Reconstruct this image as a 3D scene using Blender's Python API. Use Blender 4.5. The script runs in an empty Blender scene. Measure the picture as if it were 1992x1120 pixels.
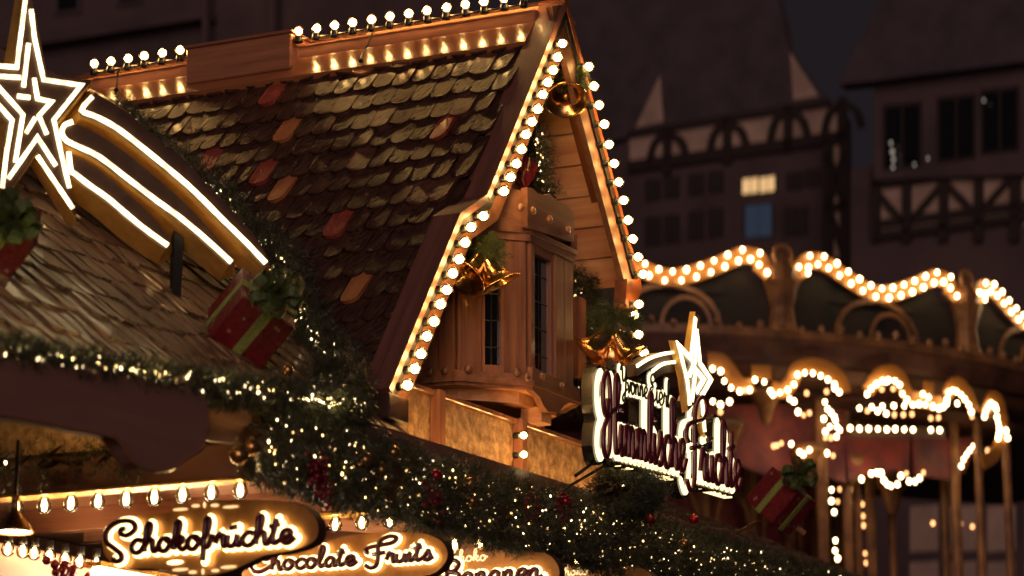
import bpy, bmesh, math, random
import numpy as np
from mathutils import Vector, Matrix, Quaternion
from mathutils.geometry import tessellate_polygon
random.seed(7); rng = np.random.default_rng(7)
sc = bpy.context.scene
COL = sc.collection
# ------------------------------------------------------------------ camera
f = 5322.0; CX, CY = 996.0, 560.0
TH = math.atan(1190.0/f)
CAM = Vector((0, 0, 1.7))
F = Vector((0, math.cos(TH), math.sin(TH))); R = Vector((1, 0, 0)); UP = Vector((0, -math.sin(TH), math.cos(TH)))
cd = bpy.data.cameras.new("camera"); cam = bpy.data.objects.new("camera", cd); COL.objects.link(cam)
cam.location = CAM; cam.rotation_euler = (math.pi/2+TH, 0, 0)
cd.sensor_width = 36.0; cd.lens = f/1992*36.0; cd.clip_end = 500; cd.clip_start = 0.1
cd.dof.use_dof = True; cd.dof.focus_distance = 11.5; cd.dof.aperture_fstop = 2.1; cd.dof.aperture_ratio = 1.35
sc.camera = cam
# ------------------------------------------------------------------ world, faint night light
w = bpy.data.worlds.new("World"); sc.world = w; w.use_nodes = True
nt = w.node_tree; bgn = nt.nodes["Background"]
bgn.inputs[0].default_value = (0.55, 0.42, 0.52, 1); bgn.inputs[1].default_value = 0.0148
sd = bpy.data.lights.new("town_light", 'SUN'); sd.energy = 0.55; sd.angle = math.radians(40); sd.color = (1.0, .68, .58)
so = bpy.data.objects.new("town_light", sd); COL.objects.link(so)
so.rotation_euler = Vector((.05, 1.0, -.12)).to_track_quat('-Z', 'Y').to_euler()
sc.view_settings.view_transform = 'Standard'; sc.view_settings.look = 'None'; sc.view_settings.exposure = 0.72; sc.view_settings.gamma = 1
sc.render.engine = 'CYCLES'
cy = sc.cycles; cy.use_denoising = True; cy.max_bounces = 6; cy.diffuse_bounces = 2; cy.glossy_bounces = 3; cy.transparent_max_bounces = 12
cy.sample_clamp_indirect = 4.0; cy.sample_clamp_direct = 0; cy.caustics_reflective = False; cy.caustics_refractive = False
# ------------------------------------------------------------------ frames
AL = math.atan(2704*math.cos(TH)/f)
U = Vector((math.sin(AL), math.cos(AL), 0)); V = Vector((-math.cos(AL), math.sin(AL), 0)); Z = Vector((0, 0, 1))
O = Vector((-0.91916573, 9.22650373, 0.0))
def B(u, v, z): return O+U*u+V*v+Z*z
def ray(x, y): return F+R*((x-CX)/f)-UP*((y-CY)/f)
def PT(x, y, d): return CAM+ray(x, y)*d
def hit(x, y, p0, n):
    r = ray(x, y); return CAM+r*((p0-CAM).dot(n)/r.dot(n))
def HV(x, y, v): return hit(x, y, O+V*v, V)
def HU(x, y, u): return hit(x, y, O+U*u, U)
def HZ(x, y, z): return hit(x, y, Vector((0, 0, z)), Z)
def L(p): q = p-O; return Vector((q.dot(U), q.dot(V), p.z))
# ------------------------------------------------------------------ mesh builder
class MB:
    def __init__(s): s.v = []; s.f = []; s.m = []
    def add(s, vs, fs, m=0):
        n = len(s.v); s.v += [tuple(x) for x in vs]; s.f += [tuple(i+n for i in q) for q in fs]; s.m += [m]*len(fs); return s
    def hexa(s, p, m=0):   # 8 points: bottom 4, top 4
        return s.add(p, [(0,3,2,1),(4,5,6,7),(0,1,5,4),(1,2,6,5),(2,3,7,6),(3,0,4,7)], m)
    def box(s, o, a, b, c, m=0):  # corner + three edge vectors
        return s.hexa([o, o+a, o+a+b, o+b, o+c, o+a+c, o+a+b+c, o+b+c], m)
    def bev(s, o, a, b, c, r=.004, m=0):
        bm = bmesh.new(); P = [o, o+a, o+a+b, o+b, o+c, o+a+c, o+a+b+c, o+b+c]
        vs = [bm.verts.new(q) for q in P]
        for q in [(0,3,2,1),(4,5,6,7),(0,1,5,4),(1,2,6,5),(2,3,7,6),(3,0,4,7)]: bm.faces.new([vs[i] for i in q])
        bmesh.ops.recalc_face_normals(bm, faces=bm.faces)
        bmesh.ops.bevel(bm, geom=list(bm.edges), offset=r, segments=1, affect='EDGES', profile=.5)
        bm.verts.index_update(); s.add([x.co.copy() for x in bm.verts], [tuple(y.index for y in fc.verts) for fc in bm.faces], m); bm.free(); return s
    def prism(s, poly, ex, m=0, ms=None):
        n = len(poly); ex = Vector(ex); t = tessellate_polygon([[Vector(p) for p in poly]])
        vs = [Vector(p) for p in poly]+[Vector(p)+ex for p in poly]
        s.add(vs, [tuple(q) for q in t]+[tuple(i+n for i in reversed(q)) for q in t], m)
        s.add(vs, [(i, (i+1) % n, (i+1) % n+n, i+n) for i in range(n)], m if ms is None else ms); return s
    def tube(s, path, r, k=6, m=0, cap=True, r2=None):
        path = [Vector(p) for p in path]; n = len(path); rings = []; prev = None
        for i, p in enumerate(path):
            t = (path[min(i+1, n-1)]-path[max(i-1, 0)])
            if t.length < 1e-9: t = Vector((0, 0, 1))
            t.normalize()
            if prev is None:
                a = t.cross(Z); a = t.cross(Vector((1, 0, 0))) if a.length < .05 else a
            else: a = prev-t*prev.dot(t)
            a.normalize(); prev = a; b = t.cross(a)
            rr = r[i] if isinstance(r, (list, tuple)) else r
            rings.append([p+a*(rr*math.cos(2*math.pi*j/k))+b*(rr*math.sin(2*math.pi*j/k)) for j in range(k)])
        vs = [q for g in rings for q in g]; fs = []
        for i in range(n-1):
            for j in range(k): fs.append((i*k+j, i*k+(j+1) % k, (i+1)*k+(j+1) % k, (i+1)*k+j))
        if cap: fs.append(tuple(range(k-1, -1, -1))); fs.append(tuple((n-1)*k+j for j in range(k)))
        return s.add(vs, fs, m)
    def lathe(s, o, ax, prof, k=20, m=0, a0=None):  # prof: (radius, height)
        ax = Vector(ax).normalized(); a = ax.cross(Vector((1, 0, 0)));
        if a.length < .1: a = ax.cross(Vector((0, 1, 0)))
        a.normalize(); b = ax.cross(a); vs = []
        for r_, h in prof:
            for j in range(k): vs.append(o+ax*h+a*(r_*math.cos(2*math.pi*j/k))+b*(r_*math.sin(2*math.pi*j/k)))
        fs = [(i*k+j, i*k+(j+1) % k, (i+1)*k+(j+1) % k, (i+1)*k+j) for i in range(len(prof)-1) for j in range(k)]
        return s.add(vs, fs, m)
    def ball(s, c, r, k=10, m=0, sq=1.0):
        n = k//2+1; return s.lathe(Vector(c), Z, [(max(r*math.sin(math.pi*i/n), 1e-5), -r*sq*math.cos(math.pi*i/n)) for i in range(n+1)], k, m)
    def ribbon(s, pts, wd, nrm, th, m=0):   # flat strip along pts lying in the plane of normal nrm
        nrm = Vector(nrm).normalized(); pts = [Vector(p) for p in pts]; n = len(pts); Lf = []; Rt = []
        closed = (pts[0]-pts[-1]).length < 1e-5
        if closed: pts = pts[:-1]; n -= 1
        for i in range(n):
            if closed: a, b = pts[i-1], pts[(i+1) % n]
            else: a, b = pts[max(i-1, 0)], pts[min(i+1, n-1)]
            d1 = (pts[i]-a); d2 = (b-pts[i])
            d1 = d1.normalized() if d1.length > 1e-7 else d2.normalized(); d2 = d2.normalized() if d2.length > 1e-7 else d1
            n1 = nrm.cross(d1); n2 = nrm.cross(d2); mm = (n1+n2)
            if mm.length < .05: mm = n1
            mm.normalize(); sc_ = min(1/max(mm.dot(n1), .3), 2.6)
            Lf.append(pts[i]+mm*wd*.5*sc_); Rt.append(pts[i]-mm*wd*.5*sc_)
        vs = Lf+Rt+[p+nrm*th for p in Lf]+[p+nrm*th for p in Rt]; fs = []
        rg = range(n) if closed else range(n-1)
        for i in rg:
            j = (i+1) % n
            fs += [(2*n+i, 2*n+j, 3*n+j, 3*n+i), (i, n+i, n+j, j), (i, j, 2*n+j, 2*n+i), (n+j, n+i, 3*n+i, 3*n+j)]
        if not closed:
            fs += [(0, 2*n, 3*n, n), (n-1, 2*n-1, 4*n-1, 3*n-1)]
        return s.add(vs, fs, m)
WL = {}
def obj(name, mb, mats, parent=None, smooth=False, data=None, loc=None):
    mats = mats if isinstance(mats, (list, tuple)) else [mats]
    if data is None:
        vs = np.array([tuple(p) for p in mb.v], dtype=float).reshape(-1, 3)
        c = Vector(vs.mean(0)) if loc is None else Vector(loc); vs = vs-np.array(tuple(c))
        me = bpy.data.meshes.new(name); me.from_pydata(vs.tolist(), [], mb.f)
        for m in mats: me.materials.append(m)
        if len(mats) > 1: me.polygons.foreach_set('material_index', mb.m)
        if smooth: me.polygons.foreach_set('use_smooth', [True]*len(me.polygons))
        me.update()
    else: me = data; c = Vector(loc)
    o = bpy.data.objects.new(name, me); COL.objects.link(o); WL[o] = c
    if parent is not None: o.parent = parent; o.location = c-WL[parent]
    else: o.location = c
    return o
def thing(name, label, cat, loc, group=None):
    o = bpy.data.objects.new(name, None); COL.objects.link(o); o.location = loc; WL[o] = Vector(loc)
    o.empty_display_size = .05; tag(o, label, cat, group); return o
def tag(o, label, cat, group=None, kind=None):
    if label: o['label'] = label
    if cat: o['category'] = cat
    if group: o['group'] = group
    if kind: o['kind'] = kind
    return o
def copy_tree(o, delta, group=None, label=None):
    r = o.copy(); COL.objects.link(r); r.location = o.location+delta; WL[r] = WL[o]+delta
    if label: r['label'] = label
    for ch in list(o.children):
        c = ch.copy(); COL.objects.link(c); c.parent = r
        for g in list(ch.children):
            d = g.copy(); COL.objects.link(d); d.parent = c
    return r
# ------------------------------------------------------------------ materials
MATS = {}
def mat(name, col, rough=.6, metal=0, col2=None, nscale=8, stretch=None, bump=0, emit=None, es=0, coat=0, thr=(.35, .65), spec=.5, detail=5, sampling=True):
    m = bpy.data.materials.new(name); m.use_nodes = True; t = m.node_tree; p = t.nodes['Principled BSDF']; MATS[name] = m
    p.inputs['Base Color'].default_value = (*col, 1); p.inputs['Roughness'].default_value = rough; p.inputs['Metallic'].default_value = metal
    p.inputs['Coat Weight'].default_value = coat; p.inputs['Specular IOR Level'].default_value = spec; p.inputs['Coat Roughness'].default_value = .12
    if emit: p.inputs['Emission Color'].default_value = (*emit, 1); p.inputs['Emission Strength'].default_value = es
    if col2 or bump:
        tc = t.nodes.new('ShaderNodeTexCoord'); geo = t.nodes.new('ShaderNodeNewGeometry'); mp = t.nodes.new('ShaderNodeMapping'); t.links.new(geo.outputs['Position'], mp.inputs[0])
        if stretch:  # (direction vector, scale along it)
            d, k = stretch; q = Vector(d).normalized().rotation_difference(Vector((1, 0, 0))).to_euler()
            mp0 = t.nodes.new('ShaderNodeMapping'); t.links.new(geo.outputs['Position'], mp0.inputs[0]); mp0.inputs['Rotation'].default_value = q
            t.links.new(mp0.outputs[0], mp.inputs[0]); mp.inputs['Scale'].default_value = (k, 1, 1)
        n = t.nodes.new('ShaderNodeTexNoise'); n.inputs['Scale'].default_value = nscale; n.inputs['Detail'].default_value = detail; n.inputs['Roughness'].default_value = .6
        t.links.new(mp.outputs[0], n.inputs['Vector'])
        if col2:
            r = t.nodes.new('ShaderNodeValToRGB'); r.color_ramp.elements[0].position = thr[0]; r.color_ramp.elements[1].position = thr[1]
            r.color_ramp.elements[0].color = (*col, 1); r.color_ramp.elements[1].color = (*col2, 1)
            t.links.new(n.outputs['Fac'], r.inputs[0]); t.links.new(r.outputs[0], p.inputs['Base Color'])
            mr = t.nodes.new('ShaderNodeMapRange'); mr.inputs[3].default_value = max(rough-.12, .05); mr.inputs[4].default_value = min(rough+.15, 1)
            t.links.new(n.outputs['Fac'], mr.inputs[0]); t.links.new(mr.outputs[0], p.inputs['Roughness'])
        if bump:
            b = t.nodes.new('ShaderNodeBump'); b.inputs['Strength'].default_value = bump; b.inputs['Distance'].default_value = .01
            t.links.new(n.outputs['Fac'], b.inputs['Height']); t.links.new(b.outputs[0], p.inputs['Normal'])
    if not sampling: m.cycles.emission_sampling = 'NONE'
    return m
def emis(name, col, st, sampling=True):
    m = bpy.data.materials.new(name); m.use_nodes = True; t = m.node_tree; t.nodes.remove(t.nodes['Principled BSDF'])
    e = t.nodes.new('ShaderNodeEmission'); e.inputs[0].default_value = (*col, 1); e.inputs[1].default_value = st
    t.links.new(e.outputs[0], t.nodes['Material Output'].inputs[0])
    if not sampling: m.cycles.emission_sampling = 'NONE'
    MATS[name] = m; return m
def glass(name, tint=(1, .82, .55), ior=1.3):
    m = bpy.data.materials.new(name); m.use_nodes = True; t = m.node_tree; t.nodes.remove(t.nodes['Principled BSDF'])
    a = t.nodes.new('ShaderNodeBsdfTransparent'); a.inputs[0].default_value = (*tint, 1)
    g = t.nodes.new('ShaderNodeBsdfGlossy'); g.inputs['Roughness'].default_value = .08; fr = t.nodes.new('ShaderNodeFresnel'); fr.inputs[0].default_value = ior
    x = t.nodes.new('ShaderNodeMixShader'); t.links.new(fr.outputs[0], x.inputs[0]); t.links.new(a.outputs[0], x.inputs[1]); t.links.new(g.outputs[0], x.inputs[2])
    t.links.new(x.outputs[0], t.nodes['Material Output'].inputs[0]); return m
ZD = Z
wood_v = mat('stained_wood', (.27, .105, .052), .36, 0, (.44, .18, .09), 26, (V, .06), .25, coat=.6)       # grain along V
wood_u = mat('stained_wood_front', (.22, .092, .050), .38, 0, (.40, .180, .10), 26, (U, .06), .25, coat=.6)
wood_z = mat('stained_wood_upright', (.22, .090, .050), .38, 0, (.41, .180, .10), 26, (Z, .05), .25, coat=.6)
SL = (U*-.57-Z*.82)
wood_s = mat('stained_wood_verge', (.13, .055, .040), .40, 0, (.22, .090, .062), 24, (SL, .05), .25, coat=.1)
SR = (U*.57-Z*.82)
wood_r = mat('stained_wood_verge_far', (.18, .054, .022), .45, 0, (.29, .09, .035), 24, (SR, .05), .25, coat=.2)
pine = mat('pine_planks', (.60, .27, .13), .5, 0, (.84, .48, .26), 16, (V, .1), .3, coat=.1)
dark_wood = mat('dark_wood', (.035, .014, .010), .55, 0, (.06, .022, .014), 14, (V, .08), .3)
beam_wood = mat('carved_beam_wood', (.31, .155, .125), .6, 0, (.37, .18, .145), 12, (U, .1), .3)
gold = mat('gold_metal', (.85, .50, .16), .28, 1.0, (.75, .38, .10), 30, None, .3)
bell_gold = mat('bell_gold', (.90, .56, .24), .20, 1.0, (.80, .44, .17), 12, None, .4, detail=2)
sign_gold = mat('brass_side', (.80, .47, .12), .45, .35, (.62, .34, .08), 18, None, .5)
board_gold = mat('sign_board_gold', (.50, .24, .07), .36, .35, (.34, .14, .04), 9, None, .3)
face_dark = mat('sign_face_brown', (.045, .020, .014), .4, 0, (.06, .028, .018), 20)
letter_red = mat('letter_maroon', (.13, .013, .026), .3, 0, coat=.4)
black = mat('black_plastic', (.010, .009, .010), .35)
black_sign = mat('sign_return_black', (.012, .009, .010), .25, 0, coat=.5)
leaf = mat('fir_needles', (.034, .040, .021), .42, 0, (.085, .082, .044), 30)
leaf_bow = mat('bow_green', (.045, .075, .018), .45, 0, (.10, .13, .04), 60, None, .6)
red_paper = mat('gift_paper_red', (.22, .012, .020), .38, 0, (.10, .006, .012), 60, None, .5)
red_bauble = mat('bauble_red', (.35, .012, .03), .18, .5)
berry_red = mat('berry_dark_red', (.17, .008, .02), .3, .1)
gold_bauble = mat('bauble_gold', (.55, .30, .10), .25, .9)
cone_m = mat('pine_cone', (.14, .07, .03), .6)
snow = mat('star_print', (.42, .26, .17), .5)
ribbon_m = mat('ribbon_green', (.20, .26, .05), .5, 0, (.32, .38, .10), 90, None, .8)
plaster = mat('stucco_panel', (.30, .17, .08), .75, 0, (.78, .54, .30), 24, None, 1.0, thr=(.34, .66), detail=9)
lead = mat('leaded_window_bar', (.12, .10, .09), .4, .6)
pane = mat('dark_window_glass', (.006, .006, .008), .06, 0, spec=.8)
timber = mat('timber_frame', (.022, .012, .012), .8)
infill = mat('half_timber_infill', (.46, .32, .26), .9, 0, (.32, .22, .18), 1.6)
house_wall = mat('old_house_wall', (.088, .056, .058), .9, 0, (.055, .036, .04), .8)
house_roof = mat('old_house_roof', (.068, .048, .060), .9, 0, (.048, .034, .042), 2)
stone = mat('cobble_ground', (.09, .08, .075), .8, 0, (.05, .045, .045), 4, None, .5)
bulb_core = emis('bulb_glow', (1, .66, .29), 37)
bulb_core_c = emis('bulb_glow_round', (1, .66, .30), 12)
bulb_amber = emis('bulb_amber', (1, .40, .14), 3.0)
fairy = emis('fairy_glow', (1, .72, .36), 7, False)
fairy_w = emis('fairy_glow_warm', (1, .60, .20), 6, False)
eave_fill = emis('eave_fill_tube', (1, .76, .26), 34)  # yellow glow for the fill tube added along the eave
varnish = mat('varnished_ridge_wood', (.36, .13, .05), .22, coat=1.0)
verge_face = mat('verge_face_wood', (.15, .062, .030), .5, 0, (.24, .10, .05), 26, None, .2)
groove_shade = mat('verge_groove_shade', (.008, .005, .005), .6)  # near-black colour standing in for the shade of a recess
neon = emis('neon_tube', (1, .76, .38), 3.1)
_t = neon.node_tree; _e = [n for n in _t.nodes if n.type == 'EMISSION'][0]; _n = _t.nodes.new('ShaderNodeTexNoise'); _n.inputs['Scale'].default_value = 22; _g = _t.nodes.new('ShaderNodeNewGeometry'); _t.links.new(_g.outputs['Position'], _n.inputs['Vector'])
_m = _t.nodes.new('ShaderNodeMapRange'); _m.inputs[1].default_value = .35; _m.inputs[2].default_value = .65; _m.inputs[3].default_value = 1.3; _m.inputs[4].default_value = 3.6; _t.links.new(_n.outputs['Fac'], _m.inputs[0]); _t.links.new(_m.outputs[0], _e.inputs[1])
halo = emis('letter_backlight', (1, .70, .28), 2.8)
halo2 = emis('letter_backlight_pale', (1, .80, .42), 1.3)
wire_txt = emis('script_wire_glow', (1, .66, .30), 1.1)
lamp_e = emis('lamp_glow', (1, .80, .52), 22)
lit_win = emis('lit_window', (1, .60, .26), 0.50)
blue_win = emis('blue_window', (.30, .42, .75), 0.10)
gls = glass('bulb_glass'); gls_c = glass('clear_bulb_glass', (1, .93, .8), 1.4)
# tiles
def tile_mat(name, c1, c2, rough, stretch, ns=80, bump=.6, coat=.12):
    return mat(name, c1, rough, 0, c2, ns, stretch, bump, coat=coat)
T_dark = tile_mat('roof_tile_dark', (.019, .009, .006), (.100, .042, .025), .29, (SL+V*.45, .16), 85, .75, .12)
T_red = tile_mat('roof_tile_red', (.27, .045, .030), (.36, .075, .045), .38, (SL, .3))
T_org = tile_mat('roof_tile_orange', (.42, .135, .045), (.52, .20, .07), .40, (SL, .3))
T_brn = tile_mat('roof_tile_brown', (.055, .024, .016), (.17, .070, .040), .30, (SL+V*.45, .16), 85, .75, .05)
MD = (V*-1-Z*.9)
S_a = tile_mat('shingle_grey_brown', (.026, .014, .009), (.44, .255, .14), .30, (MD, .07), 85, 1.0, .4)
S_b = tile_mat('shingle_red_brown', (.14, .055, .030), (.24, .11, .06), .45, (MD, .10), 46, 1.0, .2)
# ------------------------------------------------------------------ bulbs
def icos(r, c=(0, 0, 0), k=12): return MB().ball(Vector(c), r, k)
def mesh_of(mb, m, smooth=True):
    me = bpy.data.meshes.new('bulb'); me.from_pydata([tuple(p) for p in mb.v], [], mb.f); me.materials.append(m)
    me.polygons.foreach_set('use_smooth', [smooth]*len(me.polygons)); me.update(); return me
RB = .0248
globe_me = mesh_of(MB().ball((0, 0, .030), RB, 16), gls)
core_mes = [mesh_of(MB().ball((0, 0, .030), RB*k_, 14), m_) for k_, m_ in ((.70, bulb_core), (.72, emis('bulb_glow_soft', (1, .61, .25), 28)), (.68, emis('bulb_glow_strong', (1, .68, .31), 46)))]; core_me = core_mes[0]
sock_me = mesh_of(MB().lathe(Vector((0, 0, -.028)), Z, [(.0001, 0), (.017, 0), (.019, .004), (.017, .03), (.014, .036), (.0001, .036)], 12), black)
pear = [(.0001, -.062), (.012, -.060), (.022, -.052), (.027, -.040), (.027, -.030), (.022, -.017), (.015, -.006), (.013, .0)]
pear_me = mesh_of(MB().lathe(Vector((0, 0, 0)), Z, pear, 14), gls_c)
fil_me = mesh_of(MB().lathe(Vector((0, 0, 0)), Z, [(.0001, -.053), (.007, -.050), (.0105, -.034), (.006, -.012), (.0001, -.010)], 10), bulb_core)
psock_me = mesh_of(MB().lathe(Vector((0, 0, 0)), Z, [(.0001, .030), (.015, .030), (.016, .0), (.014, -.004), (.0001, -.004)], 12), black)
def bulb(parent, pos, d, kind='globe', s=1.0):
    a, b, c = (globe_me, random.choice(core_mes), sock_me) if kind == 'globe' else (pear_me, fil_me, psock_me)
    o = obj('bulb', None, [], parent, data=a, loc=pos); o.rotation_mode = 'QUATERNION'
    if kind == 'globe':
        d = Vector(d)+Vector((random.uniform(-.1, .1), random.uniform(-.1, .1), random.uniform(-.1, .1)))
        o.rotation_quaternion = d.to_track_quat('Z', 'Y')
    else: o.rotation_quaternion = Vector((random.uniform(-.07, .07), random.uniform(-.07, .07), 1)).to_track_quat('Z', 'Y')
    o.scale = (s, s, s)
    for n, me in (('glowing_core', b), ('socket', c)):
        q = bpy.data.objects.new(n, me); COL.objects.link(q); q.parent = o
    return o
# ------------------------------------------------------------------ fir foliage
def needles(centres, dirs, nper=22, ln=.028, tw=.075, wd=.0028):
    """twigs: each a bare stem with needles all along it; returns vertex and face arrays"""
    N = len(centres); c = np.repeat(np.array(centres), nper, 0); d = np.array(dirs); d /= np.linalg.norm(d, axis=1)[:, None]; d = np.repeat(d, nper, 0)
    t = rng.random((N*nper, 1)); base = c+d*t*tw
    rd = rng.normal(size=(N*nper, 3)); rd -= d*(rd*d).sum(1)[:, None]; rd /= np.linalg.norm(rd, axis=1)[:, None]
    nd = rd*.8+d*.65; nd /= np.linalg.norm(nd, axis=1)[:, None]
    tip = base+nd*ln*(.7+.6*rng.random((N*nper, 1))); sd_ = np.cross(nd, rng.normal(size=(N*nper, 3))); sd_ /= np.linalg.norm(sd_, axis=1)[:, None]
    a = base+sd_*wd*.5; b = base-sd_*wd*.5
    vs = np.stack([a, b, tip], 1).reshape(-1, 3); return vs
def tri_obj(name, vs, m, parent=None):
    c = vs.mean(0) if parent is None else np.array(tuple(WL[parent])); n = len(vs)//3; me = bpy.data.meshes.new(name)
    me.vertices.add(len(vs)); me.vertices.foreach_set('co', (vs-c).astype(np.float32).ravel())
    me.loops.add(3*n); me.loops.foreach_set('vertex_index', np.arange(3*n, dtype=np.int32))
    me.polygons.add(n); me.polygons.foreach_set('loop_start', np.arange(0, 3*n, 3, dtype=np.int32)); me.polygons.foreach_set('loop_total', np.full(n, 3, dtype=np.int32))
    me.materials.append(m); me.update(calc_edges=True)
    o = bpy.data.objects.new(name, me); COL.objects.link(o); WL[o] = Vector(c)
    if parent: o.parent = parent; o.location = (0, 0, 0)
    else: o.location = c
    return o
fairy_me = mesh_of(MB().ball((0, 0, 0), .0052, 6), fairy); fairy2_me = mesh_of(MB().ball((0, 0, 0), .0056, 6), fairy_w)
def garland(label, path, ru, rv, upv, outv, ntw, nl, cat='garland', group=None, lights_warm=.5, dens=20, tw=.08, extra=None, big=1.0):
    """fir garland round a path; elliptical section ru (along upv) x rv (along outv)"""
    path = [Vector(p) for p in path]; n = len(path); base = path[n//2]
    t = thing('fir_garland', label, cat, base, group)
    seg = [(path[i+1]-path[i]).length for i in range(n-1)]; tot = sum(seg)
    def at(s):
        s *= tot; i = 0
        while i < n-2 and s > seg[i]: s -= seg[i]; i += 1
        return path[i].lerp(path[i+1], min(s/seg[i], 1)), (path[i+1]-path[i]).normalized()
    cs = []; ds = []
    for k in range(ntw):
        s = random.random(); p, tg = at(s); a = random.uniform(0, 2*math.pi); q = math.sqrt(random.random())
        off = upv*(ru*q*math.cos(a))+outv*(rv*q*math.sin(a)); d = (upv*math.cos(a)+outv*math.sin(a))*random.uniform(.3, 1.1)+tg*random.uniform(-1, 1)-Z*.25
        cs.append(tuple(p+off)); ds.append(tuple(d))
    vs = needles(cs, ds, dens, .030, tw)
    tri_obj('foliage', vs, leaf, t)
    # the dark heart of the garland
    core = MB()
    for k in range(ntw//12):
        p, tg = at(random.random()); a = random.uniform(0, 2*math.pi); q = random.random()*.6
        c = p+upv*(ru*q*math.cos(a))+outv*(rv*q*math.sin(a)); d = tg*random.uniform(.6, 1)+upv*random.uniform(-.5, .5)+outv*random.uniform(-.3, .3)
        core.tube([c-d*.07, c, c+d*.07], [.004, .012, .003], 4)
    obj('branches', core, dark_wood, t)
    rest = MB(); cable = None
    for k in range(nl):
        p, tg = at((k+random.random())/nl); a = random.uniform(0, 2*math.pi); q = random.uniform(.25, 1.08)
        sgn = 1 if random.random() < .85 else -1
        pos = p+upv*(ru*q*math.cos(a))+outv*(abs(rv*q*math.sin(a))*sgn+ .01)
        me = fairy2_me if random.random() < lights_warm else fairy_me
        if k % max(1, nl//90) == 0 and k//max(1, nl//90) < 98:
            o = obj('fairy_light', None, [], t, data=me, loc=pos); s_ = random.uniform(.7, 1.2)*big; o.scale = (s_, s_, s_*1.2)
        else: rest.ball(pos, .0052*random.uniform(.6, 1.15)*big, 6, 1 if me is fairy2_me else 0)
    if rest.v: tag(obj('fairy_lights', rest, [fairy, fairy_w], t), None, None, None, 'stuff')
    return t
def Q(p): return np.array(tuple(p))
def mathit_cyl(x, y, c, rad):
    r = ray(x, y); a = r.x**2+r.y**2; d = Vector((CAM.x-c.x, CAM.y-c.y)); b = 2*(r.x*d.x+r.y*d.y); cc = d.x**2+d.y**2-rad**2
    D = b*b-4*a*cc
    if D < 0: k = -b/(2*a)
    else: k = (-b-math.sqrt(D))/(2*a)
    return CAM+r*k
def spline(pts, n=6):
    P = [Vector(p) for p in pts]; out = []
    if len(P) < 3: return P
    for i in range(len(P)-1):
        p0, p1, p2, p3 = P[max(i-1, 0)], P[i], P[i+1], P[min(i+2, len(P)-1)]
        for k in range(n):
            t = k/n; out.append(.5*((2*p1)+(p2-p0)*t+(2*p0-5*p1+4*p2-p3)*t*t+(3*p1-p0-3*p2+p3)*t*t*t))
    out.append(P[-1]); return out
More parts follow.
